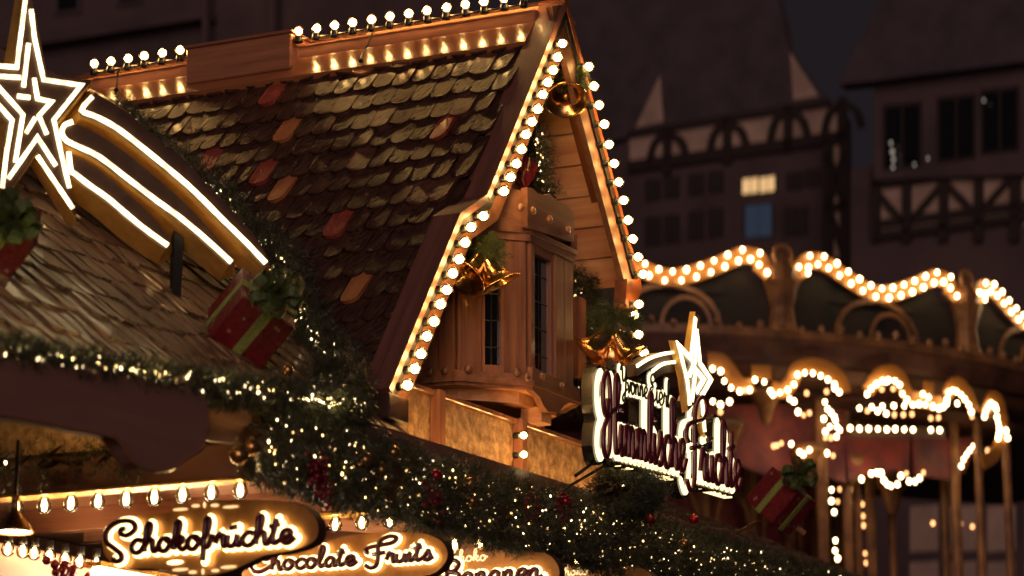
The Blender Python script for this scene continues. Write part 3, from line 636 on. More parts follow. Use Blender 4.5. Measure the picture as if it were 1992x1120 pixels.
    rl = MB(); rl.tube([B(-3.9, -.17, 3.41+DZ(-3.9)), B(.35, -.165, 3.41+DZ(.35))], .006, 6); obj('eave_fill_tube', rl, eave_fill, t)  # glowing tube hidden in the fir, added to light the lower shingles
    return t
stall()
strings = []
for k, (u_, n, z_) in enumerate([(0, 9, 3.078), (1.049, 6, 3.102), (2.018, 6, 3.138), (2.945, 5, 3.164), (3.88, 4, 3.19)]):
    lab = ['clear filament bulbs in a long row above the nearest script sign', 'clear bulbs above the second script sign', 'clear bulbs above the third script sign below the garland', 'clear bulbs above the fourth script sign', 'clear bulbs at the far end of the canopy']
    ls = string(lab[k], 'string lights', B(u_, .3, z_+.02), 'bulb rows under the canopy')
    for i in range(n): bulb(ls, B(u_, .005+.116*i, z_+.012), Z, 'pear')
ls = string('small clear bulbs under the inner beam left of the nearest script sign', 'string lights', HV(90, 1070, 1.2))
for x, y in [(17, 1052), (45, 1056), (68, 1060), (97, 1066), (127, 1072), (157, 1077), (188, 1081)]: bulb(ls, HV(x, y, 1.2), Z, 'pear', .95)
ls = string('bulbs along the base of the stucco wall behind the garland', 'string lights', B(2.0, .2, 3.4))
for i in range(15): bulb(ls, B(1.18+.15*i, -.01, 3.325), Z)
for y_ in (846, 884): bulb(ls, HV(1021, y_, .03)+V*.03, -V, 'globe', .8)
ls = string('unseen bulbs added behind the bay window to light the soffit', 'string lights', HV(1095, 500, .36))  # extra bulbs placed out of view so the soffit planks brighten
for x_, y_ in ((1098, 405), (1096, 450), (1094, 520), (1092, 600)): bulb(ls, HV(x_, y_, .36)+V*.03, -V, 'globe', .9)
# bulb row added out of view behind the beam to light the panel
ls = string('added bulbs out of view behind the carved beam, lighting the end panel', 'string lights', B(-.5, .2, 3.25))
for i in range(4): bulb(ls, B(-.30, .12+.2*i, 3.36), Z, 'globe', .8)
# ================================================================== garlands
garland('thick fir garland with tiny lights hanging along the whole canopy front', [B(-.1, -.12, 3.205), B(.6, -.14, 3.195), B(1.2, -.14, 3.182), B(2.4, -.14, 3.198), B(3.6, -.13, 3.21), B(5.0, -.13, 3.22), B(6.6, -.12, 3.22)], .120, .08, Z, -V, 12500, 680, big=.82, lights_warm=.45, dens=26, tw=.062)
garland('thin fir garland with tiny lights on the near eave below the shingles', [B(-3.9, -.19, 3.39+DZ(-3.9)), B(-2.4, -.19, 3.39+DZ(-2.4)), B(-1.3, -.19, 3.39+DZ(-1.3)), B(-.5, -.19, 3.395+DZ(-.5)), B(.2, -.17, 3.40), B(.62, -.12, 3.42)], .034, .03, Z, -V, 4200, 230, lights_warm=.3, tw=.045)
VP = [(.50, -.02, 3.46), (.80, .04, 3.52), (.98, .16, 3.62), (1.13, .38, 3.80), (1.34, .62, 4.09), (1.52, .88, 4.34), (1.68, 1.13, 4.56), (1.81, 1.375, 4.74), (1.96, 1.7, 4.97), (2.1, 2.0, 5.2)]
garland('fir garland with tiny lights climbing the valley between shingles and tiles', [B(*p) for p in VP[:6]], .09, .10, Z, -U, 4600, 230, lights_warm=.25)
garland('narrow fir garland at the upper end of the roof valley beside the comet', [B(*p) for p in VP[5:]], .04, .05, Z, -U, 1300, 80, lights_warm=.25)
garland('fir garland hanging in the gap right of the bay window', [HV(1125, 520, .30), HV(1118, 600, .30), HV(1122, 700, .28), HV(1120, 790, .28)], .06, .07, U, -V, 1800, 34, lights_warm=.4)
garland('small fir garland on the gable wall above the bay window crown', [HV(1040, 260, .2), HV(1038, 300, .2), HV(1040, 350, .2), HV(1060, 372, .15)], .025, .03, U, -V, 380, 18, lights_warm=.5)
garland('short fir garland under the name sign', [HV(1195, 950, -.28), HV(1225, 945, -.28), HV(1250, 960, -.28)], .05, .07, Z, -V, 1300, 10, lights_warm=.5)
garland('dark fir sprays on the beam below the stucco panel', [B(-.10, .35, 3.20), B(-.10, .8, 3.20), B(-.10, 1.3, 3.20)], .03, .03, Z, -U, 170, 3)
# ornaments on the main garland
k = 0
def bauble(px_, py_, r, m, lab, cat='bauble', v=-.235, grp='baubles on the long garland'):
    mb = MB(); p = HV(px_, py_, v); mb.ball(p, r, 16, 0); o = thing('bauble', lab, cat, p, grp); obj('ball', mb, m, o, True)
    c = MB(); c.lathe(p+Z*(r*.96), Z, [(r*.25, 0), (r*.25, r*.28), (.0001, r*.3)], 8); obj('cap', c, gold, o)
for (x, y, r, m, wd_) in [(710, 895, .028, gold_bauble, 'gold bauble hanging in the garland left of the stucco wall'), (742, 915, .026, gold_bauble, 'gold bauble in the garland above the middle script sign'), (765, 880, .024, gold_bauble, 'dull gold bauble high in the garland below the verge foot'), (915, 942, .030, gold_bauble, 'largest gold bauble in the middle of the garland'), (918, 975, .026, gold_bauble, 'gold bauble just under the largest one'), (848, 925, .024, red_bauble, 'dark red bauble in the garland below the stucco wall'), (845, 968, .030, red_bauble, 'dark red bauble low in the garland above the thin white lettering'), (1197, 995, .026, red_bauble, 'shiny red bauble under the name sign'), (1100, 975, .026, red_bauble, 'red bauble beside the ring of red berries'), (1265, 1012, .024, red_bauble, 'red bauble near the lower right end of the garland'), (1330, 1058, .024, gold_bauble, 'pale gold bauble near the far end of the garland'), (1350, 1010, .022, red_bauble, 'small red bauble right of the name sign'), (465, 885, .032, gold_bauble, 'brown gold bauble beside the carved beam end'), (490, 870, .028, gold_bauble, 'blurred gold bauble right of the carved beam end'), (560, 720, .02, gold_bauble, 'small gold bauble below the large gift')]:
    bauble(x, y, r, m, wd_)
def berries(cx_, cy_, n, r, lab, ring=None, m=None):
    mb = MB(); c = HV(cx_, cy_, -.24)
    for i in range(n):
        if ring: a = 2*math.pi*i/n; q = c+U*(ring*math.cos(a))+Z*(ring*math.sin(a))+Vector((random.gauss(0, .005),)*3)
        else: q = c+U*random.gauss(0, .035)+Z*random.gauss(0, .04)-V*random.uniform(0, .03)
        mb.ball(q, r*random.uniform(.8, 1.15), 8)
        mb.tube([c+V*.03, q], .0015, 3)
    tag(obj('berry_cluster', mb, m or berry_red, None, True), lab, 'berries', 'berry clusters on the long garland')
berries(612, 915, 34, .0105, 'red berry cluster on the garland right of the nearest script sign')
berries(625, 945, 26, .0100, 'smaller red berry cluster hanging just below another')
berries(1033, 985, 26, .010, 'red berries in the middle of the garland left of the ring', .05)
berries(1097, 985, 26, .009, 'ring of red berries on the garland left of the name sign', .055)
berries(835, 975, 14, .011, 'few dark red berries above the middle script sign')
def cone(x, y, lab):
    p = HV(x, y, -.24); mb = MB(); ax = Vector((random.uniform(-.3, .3), -.2, -1)).normalized(); a = ax.orthogonal().normalized(); b = ax.cross(a)
    for i in range(9):
        h = -.035+i*.0095; rr = .024*math.sin(math.pi*(i+1.2)/11)
        for j in range(8):
            an = 2*math.pi*(j+.5*(i % 2))/8; d = a*math.cos(an)+b*math.sin(an); tn = ax.cross(d)
            c = p+ax*h; mb.add([c+d*rr*.4+tn*.006, c+d*rr*.4-tn*.006, c+d*(rr+.004)+tn*.004-ax*.006, c+d*(rr+.004)-tn*.004-ax*.006, c+d*rr*.4-ax*.006], [(0, 1, 3, 2), (0, 2, 4), (1, 4, 3), (2, 3, 4)])
    tag(obj('pine_cone', mb, cone_m), lab, 'pine cone', 'pine cones on the long garland')
for x, y, lab in [(765, 905, 'pine cone in the garland left of the gold baubles'), (772, 925, 'lower pine cone in the garland below the stucco wall'), (762, 955, 'pine cone above the middle script sign'), (975, 1000, 'pine cone in the garland above the thin white lettering'), (1250, 960, 'pine cone beneath the name sign')]: cone(x, y, lab)
# ================================================================== comet sign on the shingle roof
NS = Vector((.38, -.925, 0)).normalized(); DS = Vector((.925, .38, 0)).normalized()
roofN = (Z-V*.9).normalized()
q0 = hit(352, 560, B(0, 0, 3.44), roofN)
PS = q0+NS*.16
def HS(x, y): return hit(x, y, PS, NS)
def channel(mb, pts, n, depth, grow, mf=0, ms=1):
    """plate with walls flaring out behind; pts in the plane with normal n"""
    P = [Vector(p) for p in pts]; N = len(P); area = Vector((0, 0, 0))
    for i in range(N): area += (P[i]-P[0]).cross(P[(i+1) % N]-P[0])
    sg = 1 if area.dot(n) > 0 else -1; bk = []
    for i in range(N):
        d1 = (P[i]-P[i-1]).normalized(); d2 = (P[(i+1) % N]-P[i]).normalized(); m = (d1.cross(n)+d2.cross(n))*sg
        m = m.normalized() if m.length > .1 else d1.cross(n)*sg
        bk.append(P[i]+m*grow-n*depth)
    t = tessellate_polygon([P]); mb.add(P, [tuple(q) for q in t], mf); mb.add(bk, [tuple(reversed(q)) for q in t], ms)
    mb.add(P+bk, [(i, (i+1) % N, (i+1) % N+N, i+N) for i in range(N)], ms)
def comet():
    t = thing('comet_sign', 'large lit comet sign, white star outlines and three curved tails, above the shingle roof', 'illuminated sign', HS(200, 300))
    st = MB(); FP = [(50, -60), (90, 145), (178, 158), (110, 240), (147, 428), (71, 297), (4, 390), (8, 240), (-78, 128), (24, 133)]
    channel(st, [HS(x, y)+NS*.012 for x, y in FP], NS, .11, .022); so_ = obj('star', st, [face_dark, sign_gold], t)
    nm = MB(); w_ = .0150
    for pl in [[(49, -60), (47, 0), (30, 134), (-64, 127)], [(58, 22), (64, 75), (82, 158), (155, 169), (102, 236), (116, 300), (132, 368)], [(53, 88), (43, 172)], [(-40, 149), (38, 154)], [(-25, 150), (42, 226), (35, 270), (27, 318)], [(-64, 131), (-25, 185), (21, 237), (10, 300), (2, 368)], [(14, 350), (70, 270), (106, 325)], [(70, 306), (139, 408)], [(64, 155), (70, 195), (97, 201), (73, 228), (88, 264)], [(66, 232), (48, 262)], [(31, 190), (56, 193)]]:
        o = MB(); o.ribbon([HS(x, y)+NS*.020 for x, y in pl], w_, NS, .006); obj('neon_tube', o, neon, so_)
    T = [([(184,180),(242,214),(293,258),(357,309),(411,367),(466,425),(500,465),(522,503)], [(178,190),(157,216),(184,228),(225,250),(276,289),(330,333),(377,374),(428,425),(479,475),(515,513)]),
         ([(150,240),(191,258),(242,292),(293,333),(344,377),(394,428),(455,500)], [(141,237),(126,243),(120,258),(129,273),(150,284),(193,305),(252,350),(310,394),(357,428),(405,469),(450,510)]),
         ([(143,299),(184,319),(242,364),(293,411),(335,462)], [(135,294),(139,329),(148,337),(176,359),(214,386),(272,435),(328,476)])]
    for k, (up_, stp) in enumerate(T):
        off = NS*(-.012*k)
        lo = [(x-3.5, y+6) for x, y in stp]
        sh = spline([HS(x, y)+off for x, y in up_], 3)+[HS(up_[-1][0]+3, up_[-1][1]+14)+off]+list(reversed(spline([HS(x, y)+off for x, y in lo], 3)))
        c = MB(); channel(c, sh, NS, .10, .034); tl = obj('tail', c, [face_dark, sign_gold], t)
        o = MB(); o.ribbon(spline([HS(x, y)+off+NS*.010 for x, y in stp], 3), .0165, NS, .008); obj('neon_tube', o, neon, tl)
    ps = MB(); a = HS(343, 470)-NS*.06; b = HS(343, 592)-NS*.06
    ps.bev(b, DS*.036, -NS*.04, Z*(a.z-b.z+.06), .003); obj('support_post', ps, black, t)
    return t
comet()
# ================================================================== name sign over the garland
VN = -.36
def HN(x, y, o=0): return HV(x, y, VN-o)
def name_sign():
    t = thing('name_sign', 'lit script sign with maroon letters and a small comet above the long garland', 'illuminated sign', HN(1290, 850))
    def word(s, a, b, xa, xb, rl, rh, rb, off, name, mh=halo2, slant=.0):
        lt = lettering(t, s, HN(*a), HN(*b)-HN(*a), HN(*xb)-HN(*xa), -V, letter_red if rl > .006 else black, mh, rl, rh, off, .0, name, slant)
        st, W = text_strokes(s); bk = MB(); ex = HN(*b)-HN(*a); ey = HN(*xb)-HN(*xa)
        for q in st:
            P = [HN(*a)+ex*(p/W)+ey*r_+V*.003 for p, r_ in q]; P = spline(P, 3) if len(P) > 2 else P
            bk.ribbon(P, rb*2, V, .05)
            for p in (P[0], P[-1], P[len(P)//2]): bk.lathe(p, V, [(.0001, -.001), (rb, 0), (rb, .05)], 8)
        obj('sign_back', bk, black_sign, t)
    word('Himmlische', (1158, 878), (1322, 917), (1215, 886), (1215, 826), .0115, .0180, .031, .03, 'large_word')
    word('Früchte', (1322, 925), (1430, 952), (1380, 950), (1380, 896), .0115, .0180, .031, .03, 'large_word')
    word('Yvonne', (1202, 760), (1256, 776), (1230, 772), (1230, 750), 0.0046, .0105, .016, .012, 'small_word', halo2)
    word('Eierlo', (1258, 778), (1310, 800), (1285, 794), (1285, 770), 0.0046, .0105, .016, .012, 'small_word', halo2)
    st = MB(); SP = [(1353, 606), (1366, 700), (1388, 738), (1370, 772), (1373, 850), (1354, 782), (1338, 800), (1330, 735), (1312, 662), (1340, 690)]
    channel(st, [HN(x, y, .02) for x, y in SP], -V, .028, .003); so_ = obj('star', st, [face_dark, sign_gold], t)
    for pl in [[(1352, 618), (1343, 697), (1319, 672), (1336, 740), (1341, 788)], [(1354, 640), (1361, 707), (1382, 738), (1364, 770), (1370, 840)], [(1345, 700), (1352, 722), (1345, 780)], [(1349, 715), (1368, 738), (1354, 762)], [(1350, 650), (1352, 700), (1340, 730)]]:
        o = MB(); o.ribbon([HN(x, y, .024) for x, y in pl], .024, -V, .006); obj('neon_tube', o, neon, so_)
    for pl in [[(1238, 712), (1262, 697), (1290, 688), (1322, 684)], [(1268, 722), (1288, 708), (1312, 704)]]:
        c = MB(); c.ribbon(spline([HN(x, y+8, -.01) for x, y in pl], 3), .05, V, .05); tl = obj('tail', c, face_dark, t)
        o = MB(); o.ribbon(spline([HN(x, y, .0) for x, y in pl], 3), .014, -V, .006); obj('neon_tube', o, neon, tl)
    for n_, (a, b) in ((15, ((1202, 893), (1318, 924))), (9, ((1346, 934), (1424, 957)))):
        m = MB()
        for i in range(n_):
            k = i/(n_-1); m.ball(HN(a[0]+(b[0]-a[0])*k, a[1]+(b[1]-a[1])*k, .005), .008, 8)
        m.ribbon([HN(a[0], a[1]+5, -.02), HN(b[0], b[1]+5, -.02)], .03, V, .04)
        obj('light_row', m, halo2 if False else emis('row_glow%d' % n_, (1, .70, .30), 1.6), t)
    for a_, b_ in ((HN(1120, 925, -.03), HN(1180, 880, -.03)), (HN(1300, 900, -.06), B(2.95, -.05, 3.3)), (HN(1220, 880, -.06), B(2.3, .0, 3.3))): rd = MB(); rd.tube([a_, b_], .007, 6); obj('support_rod', rd, black, t)
name_sign()
# ================================================================== hanging script signs
def blade(k, u_, pts, label, dz=0):
    t = thing('script_sign', label, 'sign', B(u_, .05, 2.95), 'script signs hanging under the canopy')
    mb = MB(); P = spline([HU(x, y, u_) for x, y in pts]+[HU(*pts[0], u_)], 3)[:-1]
    channel(mb, P, -U, .045, .004, 0, 1); obj('board', mb, [board_gold, dark_wood], t)
    return t
u1 = -.12
s1 = blade(0, u1, [(198, 1050), (206, 1024), (240, 1006), (310, 1000), (360, 988), (410, 975), (450, 972), (540, 973), (590, 985), (614, 1008), (619, 1036), (606, 1056), (560, 1072), (515, 1080), (480, 1096), (440, 1113), (395, 1120), (340, 1116), (300, 1106), (245, 1104), (206, 1084)], 'rounded gold board lettered Schokofrüchte in brown backlit script, nearest of the hanging signs')
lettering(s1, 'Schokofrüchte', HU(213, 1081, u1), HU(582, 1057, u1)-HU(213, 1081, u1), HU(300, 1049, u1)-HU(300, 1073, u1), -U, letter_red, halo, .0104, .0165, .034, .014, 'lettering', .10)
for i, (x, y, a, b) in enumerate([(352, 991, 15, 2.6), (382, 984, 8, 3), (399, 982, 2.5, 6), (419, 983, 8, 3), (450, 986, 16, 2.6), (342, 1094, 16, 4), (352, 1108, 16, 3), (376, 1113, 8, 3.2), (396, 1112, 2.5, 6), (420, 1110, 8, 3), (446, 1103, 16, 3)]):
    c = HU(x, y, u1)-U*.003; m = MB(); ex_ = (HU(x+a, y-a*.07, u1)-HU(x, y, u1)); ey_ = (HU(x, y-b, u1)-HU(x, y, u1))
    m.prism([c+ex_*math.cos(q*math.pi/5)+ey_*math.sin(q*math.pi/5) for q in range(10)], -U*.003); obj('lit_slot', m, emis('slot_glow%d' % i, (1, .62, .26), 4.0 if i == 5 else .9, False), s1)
u2 = .92
s2 = blade(1, u2, [(470, 1120), (480, 1100), (530, 1082), (600, 1070), (640, 1052), (690, 1040), (760, 1034), (825, 1038), (858, 1052), (871, 1076), (862, 1100), (835, 1118), (770, 1128), (700, 1150), (600, 1160), (520, 1150), (480, 1140)], 'gold board lettered Chocolate Fruits in maroon backlit script')
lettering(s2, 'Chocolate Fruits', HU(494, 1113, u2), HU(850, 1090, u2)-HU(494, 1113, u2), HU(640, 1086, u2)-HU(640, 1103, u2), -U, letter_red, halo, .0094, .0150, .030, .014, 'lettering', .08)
u3 = 1.88
s3 = blade(2, u3, [(800, 1130), (810, 1108), (850, 1094), (900, 1078), (940, 1068), (1000, 1070), (1060, 1076), (1082, 1094), (1088, 1120), (1070, 1150), (1000, 1160), (850, 1160)], 'dark gold board with thin pale script over larger backlit script, third from the left')
lettering(s3, 'Schoko', HU(858, 1095, u3), HU(950, 1090, u3)-HU(858, 1095, u3), HU(900, 1082, u3)-HU(900, 1092, u3), -U, wire_txt, None, .0034, .01, .012, .006, 'small_lettering', .1)
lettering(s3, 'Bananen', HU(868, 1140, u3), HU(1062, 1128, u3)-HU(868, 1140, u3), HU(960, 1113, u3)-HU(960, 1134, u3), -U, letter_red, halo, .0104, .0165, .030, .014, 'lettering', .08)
u4 = 2.80
s4 = blade(3, u4, [(1040, 1140), (1060, 1118), (1100, 1100), (1160, 1096), (1220, 1100), (1260, 1112), (1275, 1140), (1200, 1160), (1080, 1160)], 'farthest hanging board with thin pale script, cut off by the picture edge')
lettering(s4, 'Schoko', HU(1068, 1122, u4), HU(1147, 1117, u4)-HU(1068, 1122, u4), HU(1100, 1110, u4)-HU(1100, 1119, u4), -U, wire_txt, None, .0034, .01, .012, .006, 'small_lettering', .1)
# ================================================================== dome lamp and display
def dome():
    c = PT(28, 1036, 8.75); t = thing('pendant_lamp', 'metal dome lamp hanging at the lower left under the canopy beam', 'lamp', c)
    m = MB(); m.lathe(c, Z, [(.058, 0), (.060, .004), (.052, .018), (.036, .042), (.020, .058), (.012, .068), (.010, .10), (.014, .104), (.014, .12), (.0001, .12)], 24); obj('lamp_shade', m, gold, t, True)
    m = MB(); m.lathe(c, Z, [(.0001, .004), (.054, .004)], 24); obj('diffuser', m, lamp_e, t)
    m = MB(); m.tube([c+Z*.12, c+Z*.30], .006, 6); obj('stem', m, black, t)
dome()
def display():
    c = HV(260, 1108, .9); t = thing('display_lamp', 'very bright white display light behind the nearest script sign', 'lamp', c)
    a = HV(196, 1096, .9); b = HV(410, 1180, .9); m = MB(); m.bev(Vector((a.x, a.y, b.z-.05)), U*(L(b).x-L(a).x), V*.05, Z*(a.z-b.z+.04), .01); obj('diffuser', m, lamp_e, t)
    m = MB(); m.box(Vector((a.x, a.y, a.z-.01)), U*(L(b).x-L(a).x), V*.08, Z*.02); obj('housing', m, gold, t)
    c = HV(120, 1105, 1.0)
    for i in range(13):
        mb = MB(); mb.ball(c+U*random.gauss(0, .07)+Z*random.gauss(0, .018)+V*random.gauss(0, .03), .018, 8)
        tag(obj('fruit_skewer_berry', mb, berry_red, None, True), 'glossy red berry in the heap at the lower left edge of the stall', 'fruit', 'red berries heaped at the lower left')
display()
# ================================================================== gifts
def imv(dx, dy, dz, d): return (R*dx-UP*dy+F*dz)*(d/f)
def gift(label, o, vecs, d, base, ribbon_axis, prints, bow_at, bow_dirs, litp=True):
    """o = pixel of a corner, vecs = three (dx,dy,ddepth) edges in pixels"""
    P = PT(*o, d); A, Bv, C_ = [imv(*q, d) for q in vecs]
    t = thing('gift_box', label, 'gift box', P+(A+Bv+C_)*.5)
    m = MB(); m.bev(P, A, Bv, C_, .005); obj('box', m, red_paper, t)
    c = P+(A+Bv+C_)*.5
    # ribbons as thin bands round the box
    def band(al, wd_, across):   # runs round the box in the al/wd_ plane, narrow along across
        w_ = across*.17; m = MB(); e = .0035
        for s in (-1, 1):
            for x_, y_ in ((al, wd_), (wd_, al)):
                q = c+x_*(.5*s)+x_.normalized()*(e*s*.5); yy = y_+y_.normalized()*(2*e)
                m.box(q-yy*.5-w_*.5-x_.normalized()*e*.5, yy, w_, x_.normalized()*e)
        return m
    m = band(A, Bv, C_); obj('ribbon', m, ribbon_m, t)
    m = band(A, C_, Bv); obj('ribbon', m, ribbon_m, t)
    # printed stars on the big faces
    m = MB()
    for org, e1, e2 in ((P, A, C_), (P+Bv, A, C_), (P, A, Bv), (P+C_, A, Bv), (P, Bv, C_), (P+A, Bv, C_)):
        n_ = e1.cross(e2).normalized(); n_ = n_ if n_.dot(org+e1*.5+e2*.5-c) > 0 else -n_
        for k in range(9):
            a = random.uniform(.1, .9); b = random.uniform(.1, .9)
            if abs(a-.5) < .14 or abs(b-.5) < .14: continue
            q = org+e1*a+e2*b+n_*.0015; r_ = random.uniform(.008, .014); x_ = e1.normalized(); y_ = n_.cross(x_); r0 = random.random()
            m.add([q]+[q+(x_*math.cos(j*math.pi/6+r0)+y_*math.sin(j*math.pi/6+r0))*(r_ if j % 2 == 0 else r_*.3) for j in range(12)], [(0, j+1, (j+1) % 12+1) for j in range(12)])
    obj('printed_stars', m, snow, t)
    bw = MB(); bp = PT(*bow_at, d-.12)
    for k in range(bow_dirs):
        a = 2*math.pi*k/bow_dirs+random.uniform(-.2, .2); d1 = (R*math.cos(a)+UP*math.sin(a)*.8-F*random.uniform(0, .8)).normalized(); s_ = Vector((random.gauss(0, 1), random.gauss(0, 1), random.gauss(0, 1))).cross(d1).normalized(); up2 = d1.cross(s_)
        Lp = []
        for j in range(13):
            q = 2*math.pi*j/12; Lp.append(bp+d1*(.050*(1-math.cos(q)))+up2*(.030*math.sin(q)*(1-math.cos(q))*.7))
        for j in range(12):
            a_, b_ = Lp[j], Lp[j+1]; ww = s_*.020*(1+.25*math.sin(j*1.7+k))
            bw.add([a_-ww, b_-ww, b_+ww, a_+ww], [(0, 1, 2, 3)])
    ob = obj('bow', bw, leaf_bow, t, True)
    cs = []; ds_ = []
    for k in range(110):
        dv = Vector((random.gauss(0, 1), random.gauss(0, 1), random.gauss(0, 1))).normalized(); cs.append(tuple(bp+dv*random.uniform(0, .05))); ds_.append(tuple(dv))
    tri_obj('fir_sprig', needles(cs, ds_, 18, .02, .04, .0025), leaf_bow, t)
    return t
dg = HS(470, 560).dot(F)-CAM.dot(F)
gift('large tilted red gift with green ribbon lying on the shingle roof below the comet tails', (472, 578), [(-76, 85, 48), (-10, -60, 108), (100, 62, 38)], (HS(480, 600)-CAM).dot(F)-.32, None, 0, True, (540, 568), 9)
gift('dark red gift cut off by the left picture edge below the star', (76, 470), [(-76, 88, 48), (-100, -62, -38), (-10, -60, 108)], (HS(40, 500)-CAM).dot(F)-.85, None, 0, True, (22, 425), 8)
gift('small bright red gift with green ribbon at the far end of the stall roof', (1502, 906), [(-52, 64, 11), (45, 45, -51), (44, 28, 63)], 14.2, None, 0, True, (1556, 922), 7)
rd = MB(); rd.tube([PT(1425, 1040, 14.0), PT(1478, 1012, 14.1)], .007, 6); tag(obj('support_rod', rd, gold), 'thin bright metal rod below the small far gift', 'rod')
rd = MB(); rd.tube([PT(1530, 1012, 14.3), PT(1566, 1038, 14.3)], .015, 6); tag(obj('wooden_stick', rd, wood_u), 'short wooden stick sticking out right of the small far gift', 'stick')
# ================================================================== bells
def bell(mb, ap, ax, h, r):
    ax = ax.normalized()
    pr = [(.02, 0), (.20, .02), (.34, .10), (.42, .25), (.47, .45), (.55, .65), (.70, .82), (.92, .95), (1.0, .985), (1.0, 1.0), (.93, .995), (.86, .96), (.62, .80), (.50, .62), (.42, .4), (.36, .2), (.02, .06)]
    mb.lathe(ap, ax, [(a*r, b*h) for a, b in pr], 28)
def bells(label, ap, axes, h, r, spr, d):
    A = PT(*ap, d); t = thing('bell_ornament', label, 'bell ornament', A, 'gold bell ornaments with fir on the gable')
    for dx, dy, dz in axes:
        ax = (R*dx-UP*dy+F*dz).normalized(); m = MB(); bell(m, A+ax*.01, ax, h, r); b = obj('bell', m, bell_gold, t, True)
        c = MB(); e = A+ax*(h*.86); c.ball(e, .014, 10); c.tube([A+ax*h*.2, e], .003, 4); obj('clapper', c, gold, b, True)
    lp = MB(); lp.tube([A+Z*(.018+.016*math.sin(q*math.pi/6))+U*(.018*math.cos(q*math.pi/6)) for q in range(13)], .003, 5); obj('loop', lp, gold, t, True)
    cs = []; ds_ = []
    for x, y, rr, n_ in spr:
        c = PT(x, y, d-.03)
        for k in range(n_):
            a = random.uniform(0, 2*math.pi); q = math.sqrt(random.random())*rr*d/f; dv = R*math.cos(a)*1.2+UP*(math.sin(a)*.7-.35)+F*random.uniform(-.5, .3)
            cs.append(tuple(c+(R*math.cos(a)+UP*math.sin(a)*.6)*q)); ds_.append(tuple(dv))
    tri_obj('fir_sprig', needles(cs, ds_, 20, .022, .05, .0026), leaf_bow, t)
bells('pair of gold bells with fir sprig hanging left of the bay window', (936, 492), [(25, 50, -8), (-32, 42, -34)], .14, .106, [(935, 478, 26, 150), (955, 490, 18, 50)], 11.25)
bells('single gold bell with fir hanging under the gable peak', (1098, 160), [(2, 30, -36), ], .125, .098, [(1100, 140, 24, 120), (1115, 158, 16, 40)], 12.2)
bells('pair of gold bells with fir sprig below the far verge, behind the name sign', (1192, 640), [(26, 44, -6), (-34, 36, -10), (0, 40, 10)], .135, .096, [(1190, 620, 30, 150), (1215, 625, 20, 60)], 11.9)
rbn = MB()
for k, (x, y, s_) in enumerate([(1012, 310, 1), (1020, 342, -1), (1030, 325, .5)]):
    c = HV(x, y, .12); rbn.add([c+Z*.05, c+U*.05+Z*.01, c+U*.02-Z*.06, c-U*.03-Z*.02], [(0, 1, 2, 3)]); rbn.add([c+Z*.05+V*.01, c+U*.05+Z*.01-V*.02, c+U*.02-Z*.06, c-U*.03-Z*.02+V*.03], [(0, 1, 2, 3)])
tag(obj('fabric_ribbon', rbn, red_paper), 'crumpled red ribbon above the bay window crown behind the bulbs', 'ribbon')
